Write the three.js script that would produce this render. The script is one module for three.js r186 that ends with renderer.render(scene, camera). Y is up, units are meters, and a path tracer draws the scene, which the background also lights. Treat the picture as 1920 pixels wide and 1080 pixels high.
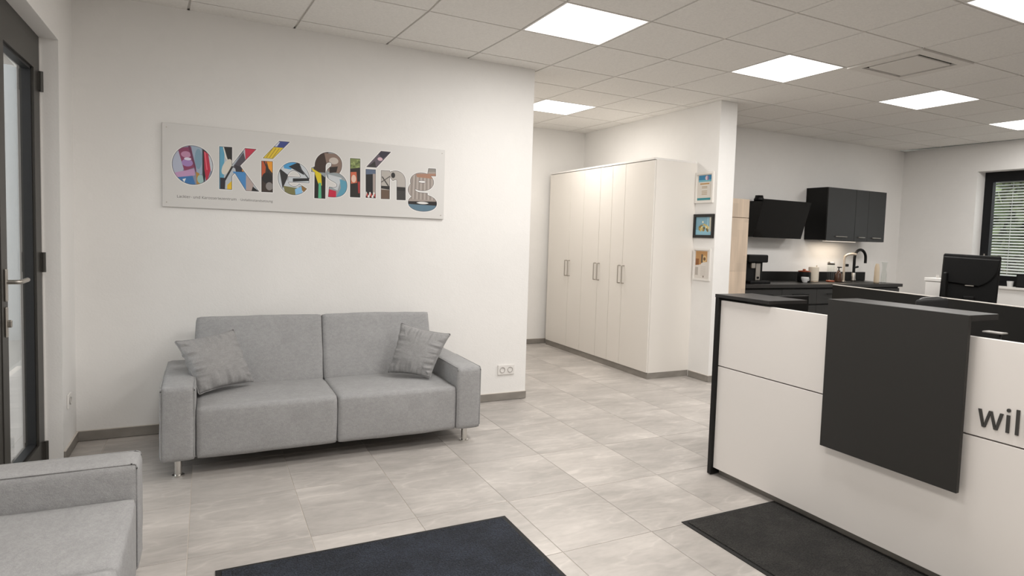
import * as THREE from 'three';
import { RoundedBoxGeometry } from 'three/addons/geometries/RoundedBoxGeometry.js';
import { mergeGeometries, mergeVertices } from 'three/addons/utils/BufferGeometryUtils.js';
import { FontLoader } from 'three/addons/loaders/FontLoader.js';
import { TextGeometry } from 'three/addons/geometries/TextGeometry.js';
import { RectAreaLightUniformsLib } from 'three/addons/lights/RectAreaLightUniformsLib.js';

/* ------------------------------------------------------------------ camera, sky, light levels, exposure */
// All builders below take depth d (metres ahead of the camera foot point); three's z is -d.
const scene = new THREE.Scene();
const EYE = 1.4042, FOCAL = 1217.0, YAW = -0.5017, PITCH = 0.062, ROLL = 0.0346;
const camera = new THREE.PerspectiveCamera(2 * Math.atan(540 / FOCAL) * 180 / Math.PI, 1920 / 1080, 0.05, 200);
camera.position.set(0, EYE, 0);
{
  const c = Math.cos, s = Math.sin, F = new THREE.Matrix4().makeScale(1, -1, -1);
  const Ry = new THREE.Matrix4().set(c(YAW), 0, s(YAW), 0, 0, 1, 0, 0, -s(YAW), 0, c(YAW), 0, 0, 0, 0, 1);
  const Rx = new THREE.Matrix4().set(1, 0, 0, 0, 0, c(PITCH), -s(PITCH), 0, 0, s(PITCH), c(PITCH), 0, 0, 0, 0, 1);
  const Rz = new THREE.Matrix4().set(c(ROLL), -s(ROLL), 0, 0, s(ROLL), c(ROLL), 0, 0, 0, 0, 1, 0, 0, 0, 0, 1);
  const M = F.clone().multiply(Rz).multiply(Rx).multiply(Ry).multiply(F).transpose();
  camera.quaternion.setFromRotationMatrix(M);
}
camera.setViewOffset(1920, 1080, 960 - 1054, 540 - 521.9, 1920, 1080);
scene.add(camera);
scene.background = new THREE.Color().setRGB(0.95, 1.0, 1.02);            // flat bright overcast sky
const renderer = new THREE.WebGLRenderer({ antialias: true });
renderer.toneMapping = THREE.LinearToneMapping;
renderer.toneMappingExposure = 2.18;
renderer.shadowMap.enabled = true;
RectAreaLightUniformsLib.init();
const PANEL = 9.0, PANEL_TINT = [1.0, 0.975, 0.945], CORRIDOR_TINT = [1.0, 0.95, 0.885];

/* ------------------------------------------------------------------ helpers */
let seed = 20240611;
const rnd = () => { seed = (seed * 1664525 + 1013904223) >>> 0; return seed / 4294967296; };
const hash = (x, y, s) => { let h = (x * 374761393 + y * 668265263 + s * 2147483647) | 0; h = Math.imul(h ^ (h >>> 13), 1274126177); return ((h ^ (h >>> 16)) >>> 0) / 4294967296; };
const fade = (t) => t * t * t * (t * (t * 6 - 15) + 10);
function vnoise(x, y, px, py, s) {                                          // periodic value noise, 0..1
  const x0 = Math.floor(x), y0 = Math.floor(y), fx = fade(x - x0), fy = fade(y - y0), w = (a, p) => ((a % p) + p) % p;
  const a = hash(w(x0, px), w(y0, py), s), b = hash(w(x0 + 1, px), w(y0, py), s), c = hash(w(x0, px), w(y0 + 1, py), s), d = hash(w(x0 + 1, px), w(y0 + 1, py), s);
  return a + (b - a) * fx + (c - a) * fy + (a - b - c + d) * fx * fy;
}
function fbm(u, v, fx, fy, oct, s) { let t = 0, a = 0.5, n = 0; for (let o = 0; o < oct; o++) { t += a * vnoise(u * fx, v * fy, fx, fy, s + o); n += a; a *= 0.5; fx *= 2; fy *= 2; } return t / n; }
function tex(w, h, fn, metresX, metresY, srgb = true) {
  const data = new Uint8Array(w * h * 4);
  for (let j = 0; j < h; j++) for (let i = 0; i < w; i++) {
    const c = fn(i / w, j / h), k = (j * w + i) * 4, q = Array.isArray(c) ? c : [c, c, c];
    for (let n = 0; n < 3; n++) data[k + n] = Math.max(0, Math.min(255, Math.round(q[n] * 255)));
    data[k + 3] = 255;
  }
  const t = new THREE.DataTexture(data, w, h); t.wrapS = t.wrapT = THREE.RepeatWrapping; t.magFilter = THREE.LinearFilter; t.minFilter = THREE.LinearMipmapLinearFilter; t.generateMipmaps = true;
  t.repeat.set(1 / metresX, 1 / metresY); if (srgb) t.colorSpace = THREE.SRGBColorSpace; t.needsUpdate = true; return t;
}
function canvasTex(w, h, draw) {
  const c = document.createElement('canvas'); c.width = w; c.height = h; draw(c.getContext('2d'), w, h, c);
  const t = new THREE.CanvasTexture(c); t.colorSpace = THREE.SRGBColorSpace; t.magFilter = THREE.LinearFilter; return t;
}
const S = (hex, o = {}) => new THREE.MeshStandardMaterial({ color: hex, roughness: 0.6, ...o });
const P = (hex, o = {}) => new THREE.MeshPhysicalMaterial({ color: hex, roughness: 0.6, ...o });
const V = (x, y, d) => new THREE.Vector3(x, y, -d);
function boxUV(g) {                                                          // uv in metres by the face's main direction
  const q = g.index ? g.toNonIndexed() : g, p = q.attributes.position, uv = new Float32Array(p.count * 2), a = new THREE.Vector3(), b = new THREE.Vector3(), c = new THREE.Vector3();
  for (let i = 0; i < p.count; i += 3) {
    a.fromBufferAttribute(p, i); b.fromBufferAttribute(p, i + 1); c.fromBufferAttribute(p, i + 2);
    const n = b.clone().sub(a).cross(c.clone().sub(a)), x = Math.abs(n.x), y = Math.abs(n.y), z = Math.abs(n.z);
    [a, b, c].forEach((v, k) => { const [s, t] = y >= x && y >= z ? [v.x, v.z] : x >= z ? [v.z, v.y] : [v.x, v.y]; uv[(i + k) * 2] = s; uv[(i + k) * 2 + 1] = t; });
  }
  q.setAttribute('uv', new THREE.BufferAttribute(uv, 2)); return q;
}
function bx(x0, x1, y0, y1, d0, d1, r = 0, seg = 2) {
  const w = x1 - x0, h = y1 - y0, d = d1 - d0;
  const g = r > 0 ? new RoundedBoxGeometry(w, h, d, seg, Math.min(r, w / 2.01, h / 2.01, d / 2.01)) : new THREE.BoxGeometry(w, h, d);
  g.translate((x0 + x1) / 2, (y0 + y1) / 2, -(d0 + d1) / 2); return boxUV(g);
}
function tube(pts, r, seg = 24, rad = 8, closed = false) { return boxUV(new THREE.TubeGeometry(new THREE.CatmullRomCurve3(pts, closed, 'catmullrom', 0.5), seg, r, rad, closed)); }
function rod(a, b, r, n = 12) { const g = new THREE.CylinderGeometry(r, r, a.distanceTo(b), n), m = new THREE.Matrix4(), q = new THREE.Quaternion().setFromUnitVectors(new THREE.Vector3(0, 1, 0), b.clone().sub(a).normalize()); m.compose(a.clone().add(b).multiplyScalar(0.5), q, new THREE.Vector3(1, 1, 1)); return boxUV(g.applyMatrix4(m)); }
function lathe(profile, x, y, d, n = 24) { return boxUV(new THREE.LatheGeometry(profile.map(([a, b]) => new THREE.Vector2(a, b)), n).translate(x, y, -d)); }
function join(...gs) { return mergeGeometries(gs.flat().map((g) => { const q = g.index ? g.toNonIndexed() : g; for (const k of Object.keys(q.attributes)) if (!['position', 'normal', 'uv'].includes(k)) q.deleteAttribute(k); return q; })); }
function soft(x0, x1, y0, y1, d0, d1, r, puff = 0, seg = 14, wobble = 0.004, sd = 1) {   // upholstered block: rounded box whose faces swell a little
  const w = x1 - x0, h = y1 - y0, d = d1 - d0, m = (l) => Math.max(4, Math.min(40, Math.round(l / 0.03)));
  let g = new THREE.BoxGeometry(w, h, d, m(w), m(h), m(d)); g.deleteAttribute('uv'); g.deleteAttribute('normal'); g = mergeVertices(g, 1e-5);
  const p = g.attributes.position, v = new THREE.Vector3(), q = new THREE.Vector3(), H = [w / 2, h / 2, d / 2];
  for (let i = 0; i < p.count; i++) {
    v.fromBufferAttribute(p, i);
    q.set(Math.max(-H[0] + r, Math.min(H[0] - r, v.x)), Math.max(-H[1] + r, Math.min(H[1] - r, v.y)), Math.max(-H[2] + r, Math.min(H[2] - r, v.z)));
    const n = v.clone().sub(q).normalize(), f = (t, l) => Math.cos(Math.min(1, Math.abs(t) / l) * Math.PI / 2);
    const e = (1 - Math.abs(n.x)) * f(v.x, H[0]) + Math.abs(n.x), k = (1 - Math.abs(n.y)) * f(v.y, H[1]) + Math.abs(n.y), l = (1 - Math.abs(n.z)) * f(v.z, H[2]) + Math.abs(n.z);
    const wv = wobble * (fbm(v.x * 0.5 + 7.3, (v.y + v.z) * 0.5 + 3.1, 16, 16, 3, sd) - 0.5) * 2;
    q.addScaledVector(n, r + puff * e * k * l + wv); p.setXYZ(i, q.x, q.y, q.z);
  }
  g.computeVertexNormals(); g.translate((x0 + x1) / 2, (y0 + y1) / 2, -(d0 + d1) / 2);
  return smoothUV(g);
}
function smoothUV(g) { const q = g.toNonIndexed(), n = q.attributes.normal.clone(); const r = boxUV(q); r.setAttribute('normal', n); return r; }
const taken = {};
function numbered(n) { if (!(n in taken)) { taken[n] = 0; return n; } taken[n]++; return n + '_' + String(taken[n]).padStart(3, '0'); }
const lit = (o) => { o.castShadow = o.receiveShadow = true; return o; };
function thing(name, label, category, [x, y, d] = [0, 0, 0], group, kind) {
  const o = new THREE.Group(); o.name = numbered(name); o.position.set(x, y, -d); scene.add(o);
  o.userData = { label, category }; if (group) o.userData.group = group; if (kind) o.userData.kind = kind; return o;
}
function part(parent, name, g, m, label) {                                   // geometry given in room coordinates, stored relative to the thing
  let a = parent; const off = new THREE.Vector3(); while (a && a !== scene) { off.add(a.position); a = a.parent; }
  g = g.clone().translate(-off.x, -off.y, -off.z);
  const o = lit(new THREE.Mesh(g, m)); o.name = name; if (label) o.userData.label = label; parent.add(o); return o;
}
function solo(name, label, category, g, m, group) { g.computeBoundingBox(); const b = g.boundingBox, o = lit(new THREE.Mesh(g.clone().translate(-(b.min.x + b.max.x) / 2, -b.min.y, -(b.min.z + b.max.z) / 2), m)); o.position.set((b.min.x + b.max.x) / 2, b.min.y, (b.min.z + b.max.z) / 2); o.name = numbered(name); o.userData = { label, category }; if (group) o.userData.group = group; scene.add(o); return o; }
function struct(name, g, m, label, category) { const o = lit(new THREE.Mesh(g, m)); o.name = numbered(name); o.userData = { kind: 'structure', label, category }; scene.add(o); return o; }
function structGroup(name, label, category, pos) { return thing(name, label, category, pos, undefined, 'structure'); }
function areaLight(w, h, x, y, d, tint, level) { const l = new THREE.RectAreaLight(new THREE.Color().setRGB(...tint), level, w, h); l.position.set(x, y, -d); l.rotation.x = -Math.PI / 2; l.castShadow = true; return l; }

/* ------------------------------------------------------------------ materials */
const plasterBump = tex(512, 512, (u, v) => 0.5 * fbm(u, v, 24, 24, 4, 11) + 0.5 * fbm(u, v, 90, 90, 2, 5), 0.8, 0.8, false);
const plasterTone = tex(256, 256, (u, v) => { const t = 0.965 + 0.035 * fbm(u, v, 5, 5, 5, 3); return [t, t, t]; }, 2.6, 2.6);
const M = {};
M.wall = S(0xf2f0ed, { map: plasterTone, bumpMap: plasterBump, bumpScale: 0.0007, roughness: 0.92 });
M.ceilTile = S(0xf4f1ec, { map: tex(512, 512, (u, v) => { const t = 0.97 + 0.05 * (fbm(u, v, 60, 60, 3, 41) - 0.5) + (vnoise(u * 256, v * 256, 256, 256, 8) > 0.93 ? -0.03 : 0); return [t, t, t]; }, 0.6, 0.6), roughness: 0.95 });
M.bar = S(0xe2ded8, { roughness: 0.6 });
M.slab = S(0x9a958e, { roughness: 0.95 });
M.skirt = S(0x9a948e, { map: tex(512, 128, (u, v) => { const t = 0.82 + 0.18 * fbm(u, v, 14, 5, 5, 77); return [t, t, t * 0.99]; }, 1.6, 0.4), roughness: 0.55 });
M.joint = S(0xd3ccc3, { roughness: 0.9 });
const tileMap = tex(1024, 1024, (u, v) => {
  const wx = fbm(u, v, 6, 9, 4, 201) - 0.5, wy = fbm(u, v, 6, 9, 4, 202) - 0.5;
  const cloud = fbm(u + 0.05 * wx, v + 0.05 * wy, 4, 7, 5, 203), streak = fbm(u + 0.09 * wy, v + 0.035 * wx, 5, 40, 5, 204), fine = fbm(u, v, 60, 140, 3, 205);
  const r = 1 - Math.abs(2 * fbm(u + 0.12 * wx, v + 0.06 * wy, 5, 16, 4, 206) - 1), vein = Math.pow(r, 14);
  const t = 0.675 + 0.2 * (cloud - 0.5) + 0.1 * (streak - 0.5) + 0.05 * (fine - 0.5) + 0.05 * vein;
  return [t * 1.015, t * 0.982, t * 0.952];
}, 2.2, 2.2);
const tileBump = tex(512, 512, (u, v) => 0.6 * fbm(u, v, 6, 40, 5, 204) + 0.4 * fbm(u, v, 80, 120, 3, 207), 2.2, 2.2, false);
const tileRough = tex(256, 256, (u, v) => 0.8 + 0.3 * (fbm(u, v, 6, 14, 4, 209) - 0.5), 2.2, 2.2, false);
M.floorTile = S(0xffffff, { map: tileMap, bumpMap: tileBump, bumpScale: 0.0012, roughnessMap: tileRough, roughness: 0.52 });
M.grout = S(0xcfc7be, { roughness: 0.95 });
const weave = tex(512, 512, (u, v) => 0.45 * vnoise(u * 256, v * 256, 256, 256, 31) + 0.35 * fbm(u, v, 64, 64, 2, 33) + 0.2 * fbm(u, v, 10, 10, 3, 34), 0.42, 0.42, false);
const fabricTone = tex(512, 512, (u, v) => { const t = 0.615 + 0.035 * (fbm(u, v, 7, 7, 5, 51) - 0.5) + 0.045 * (vnoise(u * 220, v * 220, 220, 220, 52) - 0.5) + 0.04 * (fbm(u, v, 40, 60, 2, 53) - 0.5); return [t * 1.0, t * 0.998, t * 1.0]; }, 0.7, 0.7);
M.fabric = P(0xffffff, { map: fabricTone, bumpMap: weave, bumpScale: 0.0012, roughness: 0.95, sheen: 0.12, sheenRoughness: 0.5, sheenColor: new THREE.Color(0xbcb6b0) });
M.pillow = P(0xf4f3f2, { map: fabricTone, bumpMap: weave, bumpScale: 0.001, roughness: 0.92, sheen: 0.12, sheenRoughness: 0.5, sheenColor: new THREE.Color(0xbcb6b0) });
M.chrome = S(0xd8d6d2, { metalness: 1, roughness: 0.22 });
M.steel = S(0xb9b4ad, { metalness: 1, roughness: 0.38 });
const pile = tex(512, 512, (u, v) => { const t = 0.62 + 0.5 * (vnoise(u * 200, v * 200, 200, 200, 61) - 0.5) + 0.3 * (fbm(u, v, 9, 9, 4, 62) - 0.5); return [t, t, t]; }, 0.6, 0.6);
const pileBump = tex(512, 512, (u, v) => vnoise(u * 200, v * 200, 200, 200, 61), 0.6, 0.6, false);
M.matBlue = S(0x3b4250, { map: pile, bumpMap: pileBump, bumpScale: 0.004, roughness: 1 });
M.matGrey = S(0x42403d, { map: pile, bumpMap: pileBump, bumpScale: 0.004, roughness: 1 });
M.rubber = S(0x161514, { roughness: 0.75 });
M.white = S(0xe9e6e2, { roughness: 0.42 });
M.cabWhite = S(0xe6e1da, { roughness: 0.4 });
M.litEdge = S(0xd2cdc6, { roughness: 0.5 });  // pale tone painting the light along the desk screen top
M.counterWhite = P(0xe4dfda, { roughness: 0.36, clearcoat: 0.15, clearcoatRoughness: 0.3 });
M.anthracite = S(0x211f1c, { roughness: 0.55 });
M.blackEdge = P(0x100f0e, { roughness: 0.45, specularIntensity: 0.6 });
M.blackTop = S(0x1d1b1a, { roughness: 0.34 });
M.kitchenBlack = P(0x0f0f0e, { roughness: 0.5, specularIntensity: 0.5 });
M.kitchenFront = S(0x222221, { roughness: 0.5 });
M.glossBlack = P(0x030303, { roughness: 0.1, specularIntensity: 0.45 });
M.blackPlastic = P(0x090909, { roughness: 0.48, specularIntensity: 0.5 });
M.darkFrame = S(0x3d3b37, { roughness: 0.42, metalness: 0.2 });
M.darkGasket = S(0x0d0e10, { roughness: 0.5 });
M.winFrame = P(0x0e0f12, { roughness: 0.4, specularIntensity: 0.6 });
M.oak = S(0xffffff, { map: tex(512, 1024, (u, v) => { const lane = Math.floor(u * 6), w = fbm(u + 0.03 * fbm(u, v, 3, 3, 3, 91), v, 24, 3, 5, 92 + lane), t = 0.78 + 0.12 * (w - 0.5) + 0.07 * (hash(lane, Math.floor(v * 3 + hash(lane, 1, 5)), 93) - 0.5); return [t * 1.02, t * 0.925, t * 0.825]; }, 0.6, 1.1), roughness: 0.55 });
M.pane = P(0xffffff, { transmission: 1, thickness: 0, roughness: 0.03, ior: 1.5 });
M.clear = P(0xf4f6f5, { transmission: 1, thickness: 0, roughness: 0.03, ior: 1.45 });
M.slat = S(0xdfe2dc, { roughness: 0.45 });
M.ink = S(0x3a3835, { roughness: 0.5 });
M.glow = new THREE.MeshStandardMaterial({ color: 0xffffff, roughness: 0.6, emissive: new THREE.Color(1, 0.97, 0.93), emissiveIntensity: 1.3 });
M.warmGlow = new THREE.MeshStandardMaterial({ color: 0xffffff, roughness: 0.6, emissive: new THREE.Color(1, 0.86, 0.7), emissiveIntensity: 1.2 });
M.beige = S(0xcdbda6, { roughness: 0.5 });
M.copper = S(0xa2553b, { roughness: 0.35, metalness: 0.3 });
M.ceramic = P(0xe7e7e6, { roughness: 0.2, clearcoat: 0.6 });
M.facade = S(0xa3a8aa, { map: plasterTone, roughness: 0.95 });
M.paving = S(0x8b8a86, { map: plasterTone, roughness: 0.95 });

/* ------------------------------------------------------------------ the room shell (x across, y up, d = depth ahead of the viewer) */
const CEIL = 2.815, XL = -0.73, XE = 2.4324, DA = 5.039, DB = 7.627, XW = 4.458, XP = 4.66, DP = 4.968, DK = 5.948, XR = 8.811, DBACK = -2.6, XALC = -1.3;
// floor: bed, tiles as parts
const floor = structGroup('floor', 'light grey beige stone-look tiled floor', 'floor');
part(floor, 'grout_bed', bx(-1.6, 9.2, -0.12, -0.0025, -2.8, 7.9), M.grout);
{
  const TX = 0.4179, TD = 3.069, PX = 0.4911, PD = 0.6107, gap = 0.0028, rest = [];
  const variants = [];
  for (let k = 0; k < 10; k++) {
    const g = boxUV(new RoundedBoxGeometry(PX - gap, 0.02, PD - gap, 1, 0.0012)), uv = g.attributes.uv, ox = rnd() * 2.2, oy = rnd() * 2.2;
    for (let i = 0; i < uv.count; i++) uv.setXY(i, uv.getX(i) + ox, uv.getY(i) + oy);
    variants.push(g);
  }
  for (let i = -4; i <= 17; i++) for (let j = -10; j <= 7; j++) {
    const x = TX + (i + 0.5) * PX, d = TD + (j + 0.5) * PD;
    if (x < -1.4 || x > 9.0 || d < -2.7 || d > 7.7) continue;
    const v = variants[Math.floor(rnd() * variants.length)];
    if (x > -0.95 && x < 4.75 && d > 1.2) {
      const o = lit(new THREE.Mesh(v, M.floorTile)); o.name = 'floor_tile'; o.position.set(x, -0.01, -d); floor.add(o);
    } else rest.push(v.clone().translate(x, -0.01, -d));
  }
  const o = part(floor, 'distant_tiles', join(rest), M.floorTile); o.userData.kind = 'stuff';
}
// walls
struct('wall_back', bx(XL - 0.185, XE, 0, CEIL, DA, DA + 0.2), M.wall, 'white plaster wall behind the grey sofa', 'wall');
struct('wall_corridor_left', bx(XE - 0.2, XE, 0, CEIL, DA + 0.2, DB + 0.2), M.wall, 'white wall turning the corner into the corridor', 'wall');
struct('wall_corridor_end', bx(XE, 4.9, 0, CEIL, DB, DB + 0.2), M.wall, 'white wall closing the end of the corridor', 'wall');
struct('wall_partition', bx(XW, XP, 0, CEIL, DP + 0.4, DB), M.wall, 'white partition wall behind the tall white cabinets', 'wall');
struct('wall_pillar', bx(XW - 0.012, XP + 0.004, 0, CEIL, DP, DP + 0.4, 0.004), M.wall, 'white pillar carrying three framed pictures', 'pillar');
struct('wall_kitchen', bx(XP, XR + 0.25, 0, CEIL, DK, DK + 0.2), M.wall, 'white wall behind the black kitchenette', 'wall');
const WZ0 = 3.35, WZ1 = 4.909, WY0 = 0.955, WY1 = 2.455;
struct('wall_right', join(bx(XR, XR + 0.32, 0, CEIL, WZ1, DK), bx(XR, XR + 0.32, 0, WY0, WZ0, WZ1), bx(XR, XR + 0.32, WY1, CEIL, WZ0, WZ1), bx(XR, XR + 0.32, 0, CEIL, DBACK, WZ0)), M.wall, 'white side wall with the black framed window', 'wall');
const DZ0 = 3.3, DZ1 = 4.612, DY = 2.41;
struct('wall_left', join(bx(XL - 0.185, XL, 0, CEIL, DZ1, DA), bx(XL - 0.3, XL, DY, CEIL, DZ0, DZ1), bx(XL - 0.3, XL, 0, CEIL, DZ0 - 0.12, DZ0), bx(XALC, XL - 0.3, 0, CEIL, DZ0 - 0.12, DZ0), bx(XALC - 0.2, XALC, 0, CEIL, DBACK, DZ0)), M.wall, 'white side wall with the glazed entrance door', 'wall');
struct('wall_front', bx(XALC - 0.2, XR + 0.32, 0, CEIL, DBACK - 0.2, DBACK), M.wall, 'white wall behind the viewer', 'wall');
// skirting tiles
const SK = 0.064, ST = 0.011;
function skirt(name, runs, label) {
  const o = structGroup(name, label, 'baseboard');
  for (const [x0, x1, d0, d1] of runs) {
    const alongX = x1 - x0 > d1 - d0, L = alongX ? x1 - x0 : d1 - d0, n = Math.max(1, Math.round(L / 0.6));
    for (let k = 0; k < n; k++) {
      const a = k / n, b = (k + 1) / n, e = 0.001;
      part(o, 'skirting_tile', alongX ? bx(x0 + L * a + e, x0 + L * b - e, 0.003, SK, d0, d1, 0.001, 1) : bx(x0, x1, 0.003, SK, d0 + L * a + e, d0 + L * b - e, 0.001, 1), M.skirt);
    }
    part(o, 'top_joint', alongX ? bx(x0, x1, SK, SK + 0.004, d0 + 0.003, d1) : bx(x0 + (name.includes('left') ? 0 : 0.003), x1, SK, SK + 0.004, d0, d1), M.joint);
  }
}
skirt('baseboard_back', [[XL, XE, DA - ST, DA]], 'grey tile skirting along the wall behind the sofa');
skirt('baseboard_left', [[XL, XL + ST, DZ1 + 0.005, DA - ST]], 'grey tile skirting beside the entrance door');
skirt('baseboard_corridor', [[XE, XW - 0.5, DB - ST, DB], [XE, XE + ST, DA, DB - ST]], 'grey tile skirting along the corridor');
skirt('baseboard_pillar', [[XW - 0.012 - ST, XW - 0.012, DP, 5.27], [XW - 0.012 - ST, XP, DP - ST, DP]], 'grey tile skirting around the white pillar');
// ceiling: slab, bars, tiles
const gx = (k) => k >= 0 ? 1.885 + 0.6272 * k : 1.885 + 0.648 * k;
const ROWS = []; for (let n = 10; n >= 1; n--) ROWS.push(3.502 - 0.6262 * n); ROWS.push(3.502, 4.14, 4.83, 5.42, 6.02, 6.645, 7.27, 7.9);
const sk = (x, d) => x - 0.055 * Math.max(0, d - 4.15);                      // the far tiles run a few degrees off square
const K0 = -5, K1 = 11;
const ceiling = structGroup('ceiling', 'white suspended ceiling of square mineral tiles', 'ceiling');
part(ceiling, 'slab', bx(-1.7, 9.4, CEIL + 0.06, CEIL + 0.18, -2.9, 8.1), M.slab);
const LIGHTS = new Set(), ROW0 = 10;                                         // ROWS[10] = 3.502
for (const [k, j] of [[0, 0], [3, 0], [6, 0], [9, 0], [-3, -3], [0, -3], [3, -3], [-3, -6], [0, -6], [3, -6]]) LIGHTS.add(k + ':' + (ROW0 + j));
LIGHTS.add('2:' + (ROW0 + 4));
const VENT = '4:' + (ROW0 - 1);
function prism(c, y0, y1) {                                                  // c: four [x, d] corners, counter-clockwise seen from above
  const g = new THREE.BufferGeometry(), p = [], q = (a, b, c2, d) => p.push(...a, ...b, ...c2, ...a, ...c2, ...d), L = c.map(([x, d]) => [x, y0, -d]), U = c.map(([x, d]) => [x, y1, -d]);
  q(L[3], L[2], L[1], L[0]); q(U[0], U[1], U[2], U[3]);
  for (let i = 0; i < 4; i++) { const j = (i + 1) % 4; q(L[i], L[j], U[j], U[i]); }
  g.setAttribute('position', new THREE.Float32BufferAttribute(p, 3)); g.computeVertexNormals(); return boxUV(g);
}
const cell = (k, j, m) => [[k, j, m, m], [k + 1, j, -m, m], [k + 1, j + 1, -m, -m], [k, j + 1, m, -m]].map(([a, b, e, f]) => [sk(gx(a), ROWS[b]) + e, ROWS[b] + f]);
for (let k = K0; k < K1; k++) for (let j = 0; j < ROWS.length - 1; j++) {
  const id = k + ':' + j; if (LIGHTS.has(id) || id === VENT) continue;
  const cx = (gx(k) + gx(k + 1)) / 2, cd = (ROWS[j] + ROWS[j + 1]) / 2;
  if (cd > DA + 0.4 && (cx < XE - 0.35)) continue; if (cd > DK + 0.4 && cx > XP + 0.4) continue; if (cx < -1.5) continue;
  part(ceiling, 'ceiling_tile', prism(cell(k, j, 0.0075), CEIL, CEIL + 0.024), M.ceilTile);
}
for (let k = K0; k <= K1; k++) { const bars = []; for (let j = 0; j < ROWS.length - 1; j++) { const a = sk(gx(k), ROWS[j]), b = sk(gx(k), ROWS[j + 1]); bars.push(prism([[a - 0.012, ROWS[j]], [a + 0.012, ROWS[j]], [b + 0.012, ROWS[j + 1]], [b - 0.012, ROWS[j + 1]]], CEIL + 0.012, CEIL + 0.018)); } part(ceiling, 'grid_bar', join(bars), M.bar); }
for (const d of ROWS) part(ceiling, 'grid_bar', bx(-1.6, 9.1, CEIL + 0.0122, CEIL + 0.0178, d - 0.012, d + 0.012), M.bar);
// ceiling light panels
const PANEL_LABEL = { ['0:' + ROW0]: 'lit square ceiling panel nearest the wall with the collage sign', ['3:' + ROW0]: 'lit square ceiling panel in front of the white pillar', ['6:' + ROW0]: 'lit square ceiling panel in front of the black kitchenette', ['9:' + ROW0]: 'lit square ceiling panel nearest the wall with the window', ['3:' + (ROW0 - 3)]: 'lit square ceiling panel above the rear of the reception counter' };
for (const id of LIGHTS) {
  const [k, j] = id.split(':').map(Number), c = cell(k, j, 0.004), i = cell(k, j, 0.016), mx = (c[0][0] + c[1][0] + c[2][0] + c[3][0]) / 4, md = (ROWS[j] + ROWS[j + 1]) / 2, far = j > ROW0;
  const o = thing('ceiling_light', far ? 'lit square light panel in the corridor ceiling beside the white cabinets' : PANEL_LABEL[id] ?? 'lit square light panel above the waiting area floor', 'ceiling light', [mx, CEIL, md], far ? undefined : 'square light panels in the main ceiling');
  part(o, 'diffuser', prism(i, CEIL + 0.001, CEIL + 0.012), M.glow);
  const fr = []; for (let n = 0; n < 4; n++) { const m = (n + 1) % 4; fr.push(prism([c[n], c[m], i[m], i[n]], CEIL - 0.001, CEIL + 0.014)); }
  part(o, 'frame', join(fr), M.white);
  const l = areaLight(0.595, 0.595, mx, CEIL - 0.003, md, far ? CORRIDOR_TINT : PANEL_TINT, far ? PANEL * 0.82 : PANEL); scene.add(l);
}
{ // ceiling cassette vent
  const [k, j] = VENT.split(':').map(Number), c = cell(k, j, 0.004), x0 = c[0][0], x1 = c[1][0], d0 = ROWS[j] + 0.004, d1 = ROWS[j + 1] - 0.004, y = CEIL;
  const o = thing('ceiling_vent', 'square white air conditioning cassette with dark slots in the ceiling', 'vent', [(x0 + x1) / 2, y, (d0 + d1) / 2]);
  part(o, 'backing', bx(x0, x1, y + 0.03, y + 0.04, d0, d1), M.blackPlastic);
  const w = 0.075, s = 0.034;
  part(o, 'border', join(bx(x0, x1, y - 0.012, y + 0.006, d0, d0 + w), bx(x0, x1, y - 0.012, y + 0.006, d1 - w, d1), bx(x0, x0 + w, y - 0.012, y + 0.006, d0 + w, d1 - w), bx(x1 - w, x1, y - 0.012, y + 0.006, d0 + w, d1 - w)), M.bar);
  part(o, 'intake_panel', bx(x0 + w + s, x1 - w - s, y - 0.014, y + 0.004, d0 + w + s, d1 - w - s, 0.012), M.bar);
  for (const [a, b, e, f] of [[x0 + w, x1 - w, d0 + w + 0.004, d0 + w + 0.011], [x0 + w, x1 - w, d1 - w - 0.011, d1 - w - 0.004]]) part(o, 'flap', bx(a + 0.05, b - 0.05, y - 0.006, y - 0.003, e, f), M.bar);
}

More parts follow.
